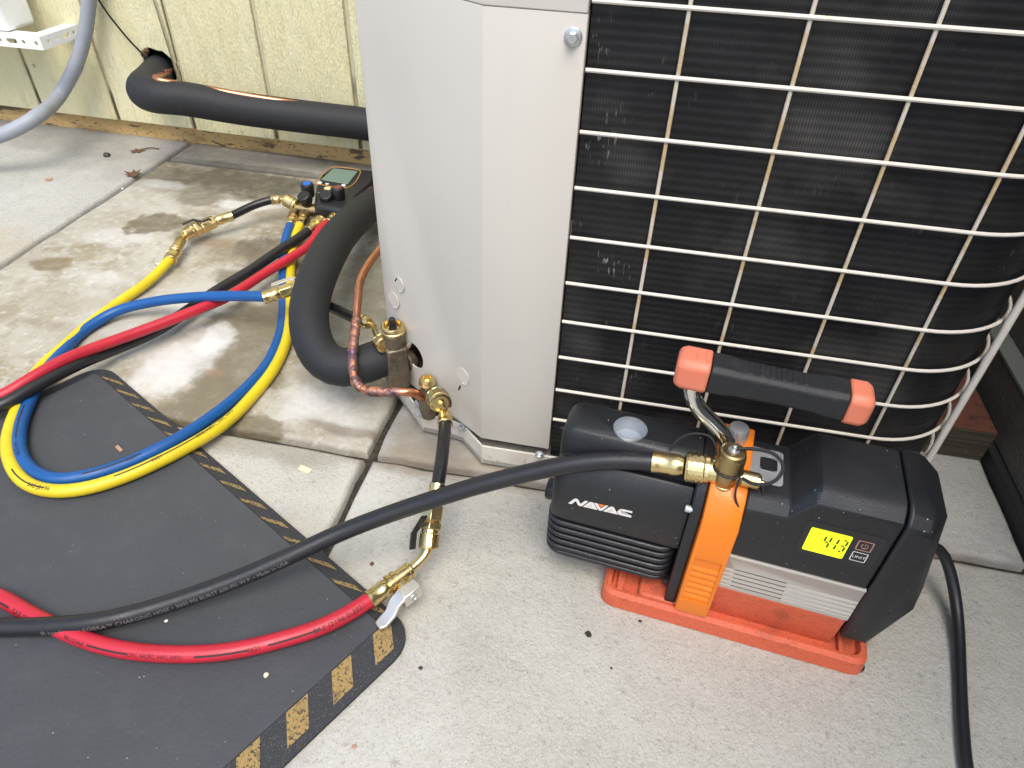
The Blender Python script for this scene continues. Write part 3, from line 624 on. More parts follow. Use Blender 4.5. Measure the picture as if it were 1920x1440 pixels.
def holes(face, pts):
    for (a, z, rr, sl) in pts: yield a, z, rr, sl
gg = Geo().box(xa - .0022, xa, yf, arm0[1] - .0006, bz0, bz1)
arm_o = Bk.part('arm', gg, m_wpaint)
gg = Geo()
def stadium(r_, l_, n=8): return [(l_ * (1 if math.cos(t) > 0 else -1) + r_ * math.cos(t), r_ * math.sin(t)) for t in [math.pi * (i + .5) / n - math.pi / 2 for i in range(2 * n)]]
zm = (bz0 + bz1) / 2
for (t, r, sl) in ((.012, .0030, .0002), (.032, .0036, .006), (.055, .0030, .0002), (.073, .0030, .0002)):
    gg.prism(stadium(r, sl), lambda a_, b_, q_: (q_, arm0[1] - t + a_, zm + b_), xa - .01, xa + .01)
gg.v = [tuple(np.array(p_) - Bk.o) for p_ in gg.v]; cut(arm_o, gg)
Bk.part('arm_flange', Geo().box(xa - .024, xa - .0024, yf, arm0[1] - .0006, bz1 - .002, bz1), m_wpaint, None, .0006)
fr = Bk.part('front_rail', Geo().box(xa - .42, xa, yf - .0022, yf - .0001, bz0, bz1), m_wpaint)
gg = Geo()
for k in range(4):
    for (t, r, sl) in ((.010 + .1 * k, .0033, .0002), (.033 + .1 * k, .0033, .0002), (.055 + .1 * k, .0038, .006), (.077 + .1 * k, .0033, .0002)):
        gg.prism(stadium(r, sl), lambda a_, b_, q_: (xa - t + a_, q_, zm + b_), yf - .01, yf + .01)
gg.v = [tuple(np.array(p_) - Bk.o) for p_ in gg.v]; cut(fr, gg)
Bk.part('rail_flange', Geo().box(xa - .42, xa - .0245, yf, yf + .022, bz1 - .002, bz1), m_wpaint, None, .0006)
c = WALL(128, 90)
Bk.part('bolt', Geo().lathe(A3(xa - .012, arm0[1] - .0005, bz0 - .004), (0, -1, 0), [(0, .006), (.012, .006), (.014, .004)], 6), m_wpaint)
cab = thing('wall_cabinet', 'bright white metal cabinet resting on the perforated bracket', 'cabinet', (xa - .2, arm0[1] - .07, bz1))
At(cab).part('case', Geo().box(xa - .36, xa - .060, yf + .004, arm0[1] - .02, bz1 + .0008, bz1 + .42), m_wpaint, None, .006)
At(cab).part('front_cover', Geo().box(xa - .345, xa - .074, yf + .0005, yf + .0038, bz1 + .02, bz1 + .40), m_wpaint, None, .0015)
nl = WALL(64, 123)
tag(obj('nail_head', Geo().lathe(nl - np.array(WNn) * .001, WNn, [(0, .003), (.003, .0034), (.004, .002)], 10), m_groove), 'rusty nail head in the siding under the white bracket', 'nail')
# ------------------------------------------------------------------ brass helpers for hoses
def ferrule(A, parent, p, d, L0, r, mt=None, name='ferrule'):
    prof = [(0, r * .94), (.0006, r * 1.04), (L0 * .2, r), (L0 * .22, r * .97), (L0 * .55, r * .96), (L0 * .6, r * 1.02), (L0 * .8, r * .98), (L0 * .96, r * .80), (L0, r * .6)]
    return A.part(name, Geo().lathe(p, d, prof, 22), mt or m_brass, parent)
def knurled(A, parent, p, d, L0, r, mt=None, name='knurled_nut', seg=22):
    rows = max(5, int(L0 * .62 / .0021)); prof = [(0, r * .7), (0.0004, r * .93), (L0 * .10, r * .96)]
    k0 = len(prof); prof += [(L0 * (.12 + .62 * i / rows), r) for i in range(rows + 1)]; k1 = len(prof) - 1
    prof += [(L0 * .77, r * .94), (L0 * .80, r * .90), (L0 * .97, r * .88), (L0, r * .7)]
    return A.part(name, Geo().lathe(p, d, prof, seg, knurl=(k0, k1, r * .15)), mt or m_brass, parent, 0, 8)
def hexbody(A, parent, p, d, L0, r, mt=None, name='hex_body', phase=0.2):
    return A.part(name, Geo().lathe(p, d, [(0, r * .82), (L0 * .04, r), (L0 * .62, r), (L0 * .66, r * .88), (L0 * .70, r * .88), (L0 * .72, r * 1.06), (L0 * .97, r * 1.06), (L0, r * .86)], 6, phase=phase), mt or m_brass, parent, .0005)
def U(v): v = np.array(v, float); return v / np.linalg.norm(v)
def hose_print(A, parent, path, r, items, phi, mt, side):
    """items: (start arc length from a path index, text or dash length, size); side: direction the print faces"""
    P = [np.array(q, float) for q in path]; s = [0.0]
    for a, b in zip(P[:-1], P[1:]): s.append(s[-1] + float(np.linalg.norm(b - a)))
    s = np.array(s); PA = np.array(P)
    def at(x): return np.array([np.interp(x, s, PA[:, k]) for k in range(3)])
    out = []
    for (x0, tx, size) in items:
        gg = Geo()
        if isinstance(tx, str): vs, fs = text_geo(tx, size)
        else:
            n = max(4, int(tx / .004)); vs = []; fs = []
            for i in range(n + 1): vs += [(tx * i / n, 0), (tx * i / n, size)]
            for i in range(n): fs.append((2 * i, 2 * i + 2, 2 * i + 3, 2 * i + 1))
        pts = []
        for (x, y) in vs:
            c_ = at(x0 + x); t = U(at(x0 + x + .003) - at(x0 + x - .003)); sd = side - t * (side @ t); sd = U(sd); up = np.cross(sd, t)
            if up[2] < 0: up = -up
            a = phi + (y - .35 * size) / r
            pts.append(c_ + (r + .00022) * (math.cos(a) * sd + math.sin(a) * up))
        gg.add(pts, fs); out.append(A.part('lettering', gg, mt, parent))
    return out
def lever(A, parent, pts, w, th, mt, name='lever', nrm=A3(0, 0, 1)):
    """bent flat plate along pts"""
    P, T = [np.array(q, float) for q in pts], []
    for i in range(len(P)): T.append(U(P[min(i + 1, len(P) - 1)] - P[max(i - 1, 0)]))
    secs = []
    for i in range(len(P)):
        sd = U(np.cross(T[i], nrm)); up = U(np.cross(sd, T[i])); ww = w[i] if hasattr(w, '__len__') else w
        secs.append([P[i] + sd * ww / 2 - up * th / 2, P[i] - sd * ww / 2 - up * th / 2, P[i] - sd * ww / 2 + up * th / 2, P[i] + sd * ww / 2 + up * th / 2])
    return A.part(name, Geo().loft(secs), mt, parent, th * .3)
MT = .0125                                            # top of the mat
RH = .0063
VIEW = A3(.12, -.75, .55)
# ------------------------------------------------------------------ manifold gauge on the slab behind the pipe
mg = thing('manifold_gauge', 'black digital manifold gauge with green screen lying by the wall', 'gauge', (-.465, .96, 0))
Mg = At(mg)
zt = .040
def MP(u, v, z=zt): return G(u, v, z)
body = [MP(588, 384)[:2], MP(655, 397)[:2], MP(668, 364)[:2], MP(696, 340)[:2], MP(706, 319)[:2], MP(624, 312)[:2], MP(603, 326)[:2], MP(592, 350)[:2]]
shell = Mg.part('shell', Geo().prism([tuple(q) for q in body], lambda a, b, t: (a, b, t), .010, zt), m_gauge, None, .005, seg=3)
bez = [MP(590, 344, zt + .0006), MP(650, 352, zt + .0006), MP(675, 326, zt + .0006), MP(674, 319, zt + .0006), MP(624, 313.5, zt + .0006), MP(617, 316, zt + .0006)]
loop = spline(bez + [bez[0]], .006)
Mg.part('trim', Geo().tube(loop, .0007, 6), m_gold, shell)
sq = [MP(602, 338)[:2], MP(652, 346)[:2], MP(671, 322)[:2], MP(625, 316.5)[:2]]
Mg.part('screen', Geo().prism([tuple(q) for q in sq], lambda a, b, t: (a, b, t), zt + .0002, zt + .0012), m_gscreen, shell, .0006)
for (u, v) in ((599.5, 343), (613, 345.5), (644, 348)):
    c = MP(u, v); Mg.part('button', Geo().lathe(A3(c[0], c[1], zt), (0, 0, 1), [(0, .0038), (.001, .0034)], 3 if u == 613 else 14), m_white, shell)
c = MP(614, 354); Mg.part('button', Geo().lathe(c, (0, 0, 1), [(0, .0054), (.0014, .005)], 18), m_kcream, shell)
q0, q1 = np.append(body[2], .026), np.append(body[3], .026); s0, s1 = q0 + (q1 - q0) * .10, q0 + (q1 - q0) * .92
d_ = U(s1 - s0); nn = U(np.cross(d_, A3(0, 0, 1))); nn = nn if nn @ A3(1, -1, 0) > 0 else -nn
Mg.part('side_grip', Geo().add([s0 + nn * o_ + A3(0, 0, z) for z in (-.008, .0075) for o_ in (-.002, .0032)] + [s1 + nn * o_ + A3(0, 0, z) for z in (-.008, .0075) for o_ in (-.002, .0032)], [(0, 1, 3, 2), (4, 6, 7, 5), (0, 4, 5, 1), (2, 3, 7, 6), (0, 2, 6, 4), (1, 5, 7, 3)]), m_gor, shell, .001)
def knob(u, v, z, ax, r, h, ins=None, sides=10):
    p_ = G(u, v, z); ax = U(ax)
    k = Mg.part('knob', Geo().lathe(p_ - ax * h, ax, [(0, r * .8), (h * .2, r * .96), (h * .85, r), (h, r * .86)], sides), m_plast2, None, .0008)
    if ins: Mg.part('insert', Geo().lathe(p_, ax, [(.0001, r * .62), (.0006, r * .6)], 22), ins, k)
    return p_
knob(575, 344, .058, (0, 0, 1), .0098, .021, m_kblue, 24)
knob(633, 351, .058, (0, 0, 1), .0098, .021, m_kred, 24)
k1 = knob(568, 366, .050, (-.1, -.42, .9), .0105, .016, None, 9)
k2 = knob(610, 364, .050, (.05, -.42, .9), .0105, .016, None, 9)
bar0, bar1 = G(554, 391, .024), G(648, 400, .024)
manb = Mg.part('valve_block', Geo().tube([bar0, bar1], .0095, 12).lathe(k1 + A3(.0, .006, -.014), (.0, .25, -1), [(0, .0062), (.02, .0068)], 14).lathe(k2 + A3(0, .006, -.014), (0, .25, -1), [(0, .0062), (.02, .0068)], 14), m_brass_old, None, 0)
Mg.part('nameplate', Geo().add([G(590, 366, .036), G(603, 371, .034), G(603, 362, .041), G(593, 359, .041)], [(0, 1, 2, 3)]), m_steel, shell)
# ------------------------------------------------------------------ hoses
def gz(lst): return [G(u, v, z) for u, v, z in lst]
def start_fit(A, root, path, rn=.0085, mt=m_brass_old):
    d = U(path[1] - path[0]); d2 = U(path[6] - path[0])
    ferrule(A, root, path[0] + d2 * .012, -d2, .019, RH * 1.18)
    knurled(A, root, path[0] - d2 * .006, -d2, .015, rn, mt)
YB = MT + RH + .0004
# yellow
yp = gz([(566, 415, .020), (556, 436, .016), (547, 478, .010), (544, 520, .008), (542, 575, RH), (538, 633, RH), (528, 664, RH), (509, 699, RH), (474, 742, RH), (428, 789, .010), (369, 828, .016), (311, 859, YB), (233, 894, YB), (156, 917, YB), (97, 921, YB), (51, 908, YB), (24, 878, YB), (14, 838, YB), (20, 800, YB), (39, 755, YB), (74, 692, .012), (117, 653, .009), (163, 612, RH), (214, 573, RH), (272, 533, .009), (307, 500, .012), (324, 481, .015)])
yp = smooth(spline(yp, .006), 3)
yh = thing('yellow_hose', 'yellow charging hose looping outside the blue one over the mat', 'hose', tuple(G(97, 921)))
Y_ = At(yh)
Y_.part('tube', Geo().tube(yp, RH, 14), m_yellow)
start_fit(Y_, yh, yp)
L_y = [near(yp, G(u, v, YB)) for u, v in ((450, 765), (262, 882), (20, 800), (60, 912))]
def arc(path, i): return float(sum(np.linalg.norm(path[k + 1] - path[k]) for k in range(i)))
ypr = yp[::-1]
ia = lambda path, u, v, z: arc(path, near(path, G(u, v, z)))
hose_print(Y_, yh, ypr, RH, [(ia(ypr, 30, 885, YB), .045, .0012), (ia(ypr, 60, 912, YB), 'SAE J2196', .0052), (ia(ypr, 220, 897, YB), .055, .0012), (ia(ypr, 290, 870, YB), '0621', .005), (ia(ypr, 325, 850, YB), .045, .0012), (ia(ypr, 372, 826, .016), 'CFC, HCFC, HFC, HFO', .0052)], .55, m_blackprint, VIEW)
# blue
bp = gz([(548, 414, .022), (539, 436, .018), (532, 470, .011), (531, 515, .008), (532, 575, RH), (528, 618, RH), (503, 680, RH), (467, 723, RH), (408, 773, .012), (331, 824, YB), (253, 863, YB), (175, 890, YB), (109, 900, YB), (66, 886, YB), (42, 859, YB), (36, 820, YB), (45, 777, YB), (64, 736, YB), (93, 687, .012), (119, 658, .009), (156, 621, RH), (214, 585, .012), (292, 565, .024), (370, 557, .034), (428, 555, .042), (480, 555.5, .048), (503, 556, .050)])
bp = smooth(spline(bp, .006), 3)
bh = thing('blue_hose', 'blue charging hose looped inside the yellow one on the mat', 'hose', tuple(G(109, 900)))
B2 = At(bh)
B2.part('tube', Geo().tube(bp, RH, 14), m_blue)
start_fit(B2, bh, bp)
bpr = bp[::-1]
hose_print(B2, bh, bpr, RH, [(ia(bpr, 47, 772, YB), .05, .0012), (ia(bpr, 38, 835, YB), 'SAE J2196', .005), (ia(bpr, 160, 893, YB), .05, .0012), (ia(bpr, 240, 868, YB), '0621', .005)], .5, m_blackprint, VIEW)
e, d = bp[-1], U(G(530, 547, .053) - bp[-1])
ferrule(B2, bh, e - d * .006, d, .020, RH * 1.16)
hexbody(B2, bh, e + d * .0135, d, .024, .0082)
lever(B2, bh, [e + d * .030 + A3(0, .008, .008), e + d * .022 + A3(0, .012, .009), e + d * .008 + A3(-.002, .014, .007), e + d * .002 + A3(-.004, .014, .006)], [.008, .007, .008, .006], .0016, m_lever)
# whip that leads on from the blue valve behind the foam pipe to the big service valve
wp2 = spline([e + d * .037, G(560, 552, .058), G(592, 563, .062), G(621, 576, .066), G(655, 592, .070), G(680, 602, .074)], .005)
bw = thing('black_whip_hose', 'short black whip hose joining the brass valve to the big service valve', 'hose', tuple(G(650, 592)))
W2 = At(bw)
W2.part('tube', Geo().tube(wp2, .0058, 14), m_short)
d = U(wp2[-1] - wp2[-3]); ferrule(W2, bw, wp2[-1] - d * .006, d, .018, .0070)
q1 = wp2[-1] + d * .012
q2 = A3(*big[:2], .088) + A3(-.012, -.003, .004)
W2.part('stem_tube', Geo().tube(spline([q1, q1 + d * .006, (q1 + q2) / 2, q2], .003), .0030, 12), m_brass)
dd = U(q2 - q1 + A3(0.006, 0, -.010)); knurled(W2, bw, q2 - dd * .004, dd, .013, .0082)
# black vacuum hose and red hose: both run off the mat to the left and come back
ZB = MT + .0069
PO = A3(.02743562, .33490055, 0); PA_ = -.10421917
pu = A3(math.cos(PA_), math.sin(PA_), 0); pw = A3(-math.sin(PA_), math.cos(PA_), 0)
def PUMP(x, y, z): return PO + pu * x + pw * y + A3(0, 0, z)
vend = PUMP(.0135, .0265, .1470)
kb = gz([(587, 426, .024), (564, 444, .022), (522, 471, .020), (467, 509, .018), (408, 544, .016), (369, 571, .016), (290, 622, .014), (214, 655, .016), (156, 678, .024), (117, 697, .028), (58, 728, .030), (0, 762, .028)])
kb += [A3(-.78, .36, ZB), A3(-.86, .24, ZB), A3(-.80, .14, ZB), A3(-.68, .145, ZB)]
kb += gz([(0, 1176, ZB), (87, 1174, ZB + .002), (195, 1164, ZB + .006), (292, 1139, .026), (408, 1100, .033), (496, 1064, .042), (640, 998, .060), (723, 966, .074), (807, 938, .089), (890, 912, .105), (1000, 884, .123), (1075, 869, .134), (1150, 862, .142)]) + [vend]
kbp = smooth(spline(kb, .007), 4)
kh = thing('black_hose', 'long thick black charging hose lying across the mat to the pump', 'hose', tuple(G(195, 1164)))
K2 = At(kh)
K2.part('tube', Geo().tube(kbp, .0069, 18), m_black)
start_fit(K2, kh, kbp, .0105, m_brass)
ik = ia(kbp, 88, 1174, ZB + .002)
hose_print(K2, kh, kbp, .0069, [(ik, 'JB-Just Better \u2022 KOBRA\u2122 CHARGING HOSE \u2022 3000 PSI BURST 600 PSI W.P. \u2022 Made in USA', .00475)], -.42, m_greyprint, VIEW)
d = U(kbp[-1] - kbp[-4]); vx = PUMP(.060, .0265, .1525); d = U(vx - kbp[-1])
ferrule(K2, kh, kbp[-1] - d * .004, d, .023, .0080)
knurled(K2, kh, kbp[-1] + d * .0195, d, .0165, .0112)
K2.part('collar', Geo().lathe(kbp[-1] + d * .0355, d, [(0, .009), (.005, .009), (.006, .007)], 20), m_brass, kh)
rp = gz([(622, 412, .026), (604, 426, .026), (577, 462, .024), (543, 484, .023), (502, 509, .022), (428, 556, .025), (389, 573, .028), (331, 596, .029), (253, 625, .029), (175, 653, .032), (117, 676, .036), (78, 698, .036), (39, 721, .034), (0, 744, .030)])
rp += [A3(-.80, .40, YB), A3(-.92, .28, YB), A3(-.86, .20, YB), A3(-.70, .205, YB)]
rp += gz([(0, 1119, YB), (38, 1142, YB), (73, 1160, YB), (146, 1195, YB), (204, 1213, YB), (262, 1223, YB), (350, 1227, YB), (408, 1224, YB), (466, 1215, YB), (525, 1200, YB), (602, 1176, YB + .002), (658, 1148, YB + .003), (704, 1117, YB + .004)])
rpp = smooth(spline(rp, .006), 3)
rh = thing('red_hose', 'red charging hose crossing the mat with a brass ball valve end', 'hose', tuple(G(350, 1227)))
R2 = At(rh)
R2.part('tube', Geo().tube(rpp, RH, 14), m_red)
start_fit(R2, rh, rpp)
hose_print(R2, rh, rpp, RH, [(ia(rpp, 2, 1120, YB), .016, .0016), (ia(rpp, 34, 1140, YB), 'SAE J2196', .0056), (ia(rpp, 128, 1188, YB), 'PK1234yf', .0044), (ia(rpp, 172, 1204, YB), .032, .0014), (ia(rpp, 254, 1222, YB), 'CFC, HCFC, HFC, HFO', .0040), (ia(rpp, 362, 1227, YB), .036, .0014), (ia(rpp, 461, 1216, YB), '0621', .0046), (ia(rpp, 499, 1208, YB), .036, .0014), (ia(rpp, 594, 1180, YB), 'SAE J2196 2-2021', .0056)], .05, m_blackprint, VIEW)
e = rpp[-1]; e2 = G(770, 1068, .026); d = U(e2 - e); Lr = float(np.linalg.norm(e2 - e))
ferrule(R2, rh, e - d * .006, d, .020, RH * 1.18)
vb = R2.part('ball_valve', Geo().lathe(e + d * .0125, d, [(0, .0074), (.0005, .0084), (.003, .0084), (.0035, .0072), (.0045, .0072), (.005, .0082), (.008, .0082), (.0085, .0066), (Lr * .55, .0066), (Lr * .56, .0072), (Lr - .013, .0072), (Lr - .0115, .0058)], 20), m_brass, rh)
sd = U(np.cross(d, A3(0, 0, 1)))
piv = e + d * (Lr * .62)
R2.part('spindle', Geo().lathe(piv, sd, [(.003, .0048), (.0125, .0048)], 14), m_brass, vb)
# ball valve handle: square boss on the spindle, bent plate, rounded paddle
hb = piv + sd * .0165
F3 = Matrix((( *d, 0), (*sd, 0), (0, 0, 1, 0), (0, 0, 0, 1))).transposed(); F3.translation = hb
R2.part('lever', Geo().box(-.0085, .0085, -.0055, .0055, -.0065, .0065, F3), m_lever, vb, .0014)
lever(R2, vb, [hb - d * .007 + A3(0, 0, .0045), hb - d * .014 + A3(0, 0, .001), hb - d * .020 + sd * .002 + A3(0, 0, -.004), hb - d * .028 + sd * .003 + A3(0, 0, -.006), hb - d * .033 + sd * .003 + A3(0, 0, -.006)], [.011, .0105, .010, .0105, .007], .003, m_lever)
R2.part('screw', Geo().lathe(hb + sd * .0054, sd, [(0, .0036), (.0008, .0036), (.0009, .0022), (.0003, .0018)], 18), m_steel, vb)
s1p = spline([e + d * (Lr - .012), e + d * (Lr - .002), G(786, 1053, .028), G(797, 1041, .031), G(802, 1029, .034), G(804, 1018, .036)], .003)
R2.part('elbow_tube', Geo().tube(smooth(s1p, 1), .0040, 14), m_brass, rh)
n0 = G(803, 1030, .035); n1 = G(807, 992, .044); dn = U(n1 - n0)
knurled(R2, rh, n0, dn, float(np.linalg.norm(n1 - n0)) , .0082)
# high side whip: small service valve to the red hose
h0 = n1 - dn * .001; h1 = G(813, 950, .054); dh = U(h1 - h0); Lh = float(np.linalg.norm(h1 - h0))
hw = thing('black_whip_hose', 'short black whip hose hanging from the small service valve', 'hose', tuple(G(822, 860)))
H2 = At(hw)
hexbody(H2, hw, h1 + dh * .001, -dh, Lh + .001, .0094, None, 'hex_body', .5)
f0 = G(821, 909, .062); ferrule(H2, hw, f0 - U(f0 - h1) * -.0, U(h1 - f0), float(np.linalg.norm(h1 - f0)) + .002, .0072)
top = G(835, 775, .067)
wh = smooth(spline([f0 + U(h1 - f0) * .004, G(822.5, 900, .0625), G(828, 863, .066), G(832.5, 822, .067), G(834.5, 795, .067), G(835, 786, .067)], .004), 2)
H2.part('tube', Geo().tube(wh, .0058, 16), m_short)
ferrule(H2, hw, G(834.5, 797, .067), U(top - G(834.5, 797, .067)), float(np.linalg.norm(top - G(834.5, 797, .067))), .0069)
nax = U(stub_n + A3(.25, -.35, -.25)); nb = NUT - nax * .0085
ne = nb + nax * .0165
et = spline([top, G(836, 767, .067), G(835, 760, .0665), ne + nax * .005, ne], .0025)
H2.part('elbow_tube', Geo().tube(smooth(et, 2), .0032, 12), m_brass)
knurled(H2, hw, nb, nax, .017, .0105)
lever(H2, hw, [G(796, 968, .060), G(787, 982, .052), G(776, 1000, .040), G(773, 1030, .030)], .006, .0018, m_black_parts_shade, 'lever', A3(.8, -.5, .3))
# yellow hose valve end and the whip back to the gauge
e = yp[-1]; v0 = G(337, 455, .018); d = U(v0 - e); Lr = float(np.linalg.norm(v0 - e))
ferrule(Y_, yh, e - d * .010, d, .021, RH * 1.18)
vb = Y_.part('ball_valve', Geo().lathe(e + d * .009, d, [(0, .0074), (.001, .0084), (.004, .0084), (.0045, .0070), (.0055, .0082), (.009, .0082), (.010, .0070), (Lr - .004, .0070), (Lr + .001, .0045)], 18), m_brass, yh)
sd = U(np.cross(A3(0, 0, 1), d)); hb = e + d * .014 + sd * .012 + A3(0, 0, .003)
Y_.part('spindle', Geo().lathe(e + d * .014, sd, [(.003, .0044), (.011, .0044)], 12), m_brass, vb)
lever(Y_, vb, [hb + d * .006, hb, hb - d * .012 + sd * .003 + A3(0, 0, -.002), hb - d * .024 + sd * .004 + A3(0, 0, -.004), hb - d * .032 + sd * .004 + A3(0, 0, -.004)], [.012, .012, .010, .011, .007], .003, m_lever)
Y_.part('elbow_tube', Geo().tube(smooth(spline([e + d * (Lr - .001), v0 + d * .003, G(342, 446, .019), G(347, 440, .020), G(353, 437, .021)], .003), 1), .0042, 14), m_brass, yh)
n0, n1 = G(345, 441, .020), G(364, 431, .022); dn = U(n1 - n0)
knurled(Y_, yh, n0, dn, float(np.linalg.norm(n1 - n0)), .0088)
gw = thing('black_whip_hose', 'short black whip hose with brass valve plugged into the gauge side', 'hose', tuple(G(470, 390)))
W3 = At(gw)
h1 = G(402, 415, .025); dh = U(h1 - n1); Lh = float(np.linalg.norm(h1 - n1)); hexbody(W3, gw, h1, -dh, Lh, .0098)
f0 = G(436, 405, .027); ferrule(W3, gw, f0, U(h1 - f0), float(np.linalg.norm(h1 - f0)), .0072)
wg = smooth(spline([f0 + U(h1 - f0) * .004, G(450, 397, .029), G(478, 384, .033), G(504, 376, .036), G(511, 375, .036)], .005), 2)
W3.part('tube', Geo().tube(wg, .0060, 14), m_short)
f1 = G(526, 373.5, .036); ferrule(W3, gw, G(508, 375.5, .036), U(f1 - G(508, 375.5, .036)), float(np.linalg.norm(f1 - G(508, 375.5, .036))), .0068)
W3.part('stem_tube', Geo().tube([f1, G(538, 374.5, .036)], .0030, 10), m_brass)
n0, n1 = G(535, 374, .036), G(556, 386, .030); knurled(W3, gw, n0, U(n1 - n0), .020, .0098)
lever(W3, gw, [G(342, 421, .030), G(361, 412, .034), G(378, 416, .036), G(392, 411, .037), G(396, 413, .035)], .005, .0018, m_black_parts_shade)
# ------------------------------------------------------------------ mat
mat_t = thing('floor_mat', 'dark grey rubber mat with black and yellow striped border', 'mat', tuple(G(400, 1000)))
Mt = At(mat_t)
Aa = G(787, 1196, 0); e1 = U(G(196, 686, 0) - Aa); e2 = U(A3(e1[1], -e1[0], 0)); e2 = e2 if e2[1] < 0 else -e2
len1 = float((G(196, 686, 0) - Aa) @ e1); len2 = .85
def MQ(a, b, z): return Aa + e1 * a + e2 * b + A3(0, 0, z)
def rrect(a0, a1, b0, b1, r, n=6):
    P = []
    for (ca, cb, s0) in ((a1 - r, b1 - r, 0), (a0 + r, b1 - r, 90), (a0 + r, b0 + r, 180), (a1 - r, b0 + r, 270)):
        for i in range(n + 1):
            t = rad(s0 + 90 * i / n); P.append((ca + r * math.cos(t), cb + r * math.sin(t)))
    return P
BW1 = .016; BW2 = .024
ra = rrect(0, len1, 0, len2, .026); ri = rrect(BW2, len1 - BW2, BW1, len2 - BW1, .006)
secs = [[MQ(a, b, .0003) for a, b in ra], [MQ(a, b, .0035) for a, b in ra], [MQ(a, b, MT - .0008) for a, b in ri], [MQ(a, b, .0003) for a, b in ri]]
Mt.part('border', Geo().loft(secs, False), m_mat_edge)
Mt.part('top_sheet', Geo().prism([(a, b) for a, b in rrect(BW2 + .0002, len1 - BW2 - .0002, BW1 + .0002, len2 - BW1 - .0002, .006)], lambda a, b, t: MQ(a, b, t), .0005, MT), m_mat, None, .0008)
def on_border(q):
    """height of the sloping border at plan position q=(a,b)"""
    a, b = q; t = min(a / BW2, (len1 - a) / BW2, b / BW1); t = max(0, min(1, t)); return .0035 + (MT - .0008 - .0035) * t + .0003
def mq_of(u, v, z):
    p_ = G(u, v, z) - Aa; return (float(p_ @ e1), float(p_ @ e2))
def stripe(quad):
    gg = Geo(); n = 5; vs = []
    (a, b, c_, d_) = quad
    for i in range(n + 1):
        for j in range(n + 1):
            s_, t = i / n, j / n
            q = ((a[0] * (1 - s_) + b[0] * s_) * (1 - t) + (d_[0] * (1 - s_) + c_[0] * s_) * t, (a[1] * (1 - s_) + b[1] * s_) * (1 - t) + (d_[1] * (1 - s_) + c_[1] * s_) * t)
            vs.append(MQ(q[0], q[1], on_border(q) + .0002))
    gg.add(vs, [(i * (n + 1) + j, (i + 1) * (n + 1) + j, (i + 1) * (n + 1) + j + 1, i * (n + 1) + j + 1) for i in range(n) for j in range(n)])
    Mt.part('stripe', gg, m_stripe)
# short side (runs along e2): measured start, constant pitch; stripes slant
q1 = mq_of(741, 1168, MT - .001); q2 = mq_of(667.5, 1236, MT - .001); pitch = q2[1] - q1[1]
for k in range(10):
    b0 = q1[1] + pitch * k
    w_ = pitch * .46
    stripe([(BW2 - .0006, b0), (BW2 - .0006, b0 + w_), (.0058, b0 + w_ + pitch * .34), (.0058, b0 + pitch * .34)])
# long side (along e1)
qa = mq_of(530, 952, MT - .001); qb = mq_of(436, 895, MT - .001); pitch1 = (qb[0] - qa[0]) / 2
a0 = qa[0] % pitch1
k = 0
while a0 + pitch1 * k < len1 - .03:
    a = a0 + pitch1 * k; k += 1
    if a < .03: continue
    stripe([(a, BW1 - .0006), (a + pitch1 * .20, BW1 - .0006), (a - pitch1 * .28, .0045), (a - pitch1 * .62, .0045)])
# ------------------------------------------------------------------ vacuum pump (local frame: x along the body, y away from the camera, z up)
pump = thing('vacuum_pump', 'black vacuum pump with orange strap and base and lit yellow display', 'vacuum pump', tuple(PO), PA_)
def pp_(name, geo, mt, par=None, bevel=0, sharp=38, seg=2): return obj(name, geo, mt, par or pump, bevel, None, sharp, seg)
XYZ = lambda p_, q, t: (t, p_, q)           # profile (y,z) extruded along x
PLAN = lambda p_, q, t: (p_, q, t)
def rr2(x0, x1, y0, y1, r, n=5):
    P = []
    for (cx, cy, s0) in ((x1 - r, y1 - r, 0), (x0 + r, y1 - r, 90), (x0 + r, y0 + r, 180), (x1 - r, y0 + r, 270)):
        for i in range(n + 1): t = rad(s0 + 90 * i / n); P.append((cx + r * math.cos(t), cy + r * math.sin(t)))
    return P
# base
g = Geo(); ro = rr2(-.0075, .1985, 0, .112, .011); rm = rr2(-.0065, .1975, .001, .111, .0105); rt = rr2(-.0035, .1945, .004, .108, .008); rf = rr2(.001, .190, .0085, .1035, .006)
g.loft([[(x, y, .0006) for x, y in ro], [(x, y, .014) for x, y in rm], [(x, y, .0172) for x, y in rt], [(x, y, .0168) for x, y in rr2(-.0008, .192, .0066, .1055, .007)], [(x, y, .0105) for x, y in rf]], True)
base = pp_('base', g, m_base_or, None, 0, 30)
pp_('rib', Geo().box(.022, .078, .0068, .104, .0106, .0172), m_base_or, base, .003)
pp_('rib', Geo().box(.176, .1792, .0068, .104, .0106, .0168), m_base_or, base, .0012)
pp_('rib', Geo().box(.004, .010, .0068, .104, .0106, .0160), m_base_or, base, .0018)
pp_('pedestal', Geo().prism([(.0150, .0108), (.0115, .0475), (.085, .0475), (.088, .0108)], XYZ, .0772, .1712), m_base_or, None, .001)
for x, y in ((.0, .01), (.19, .01), (.0, .1), (.19, .1)): pp_('foot', Geo().lathe((x + .004, y, 0.0001), (0, 0, 1), [(0, .006), (.001, .006)], 12), m_black_parts_shade)
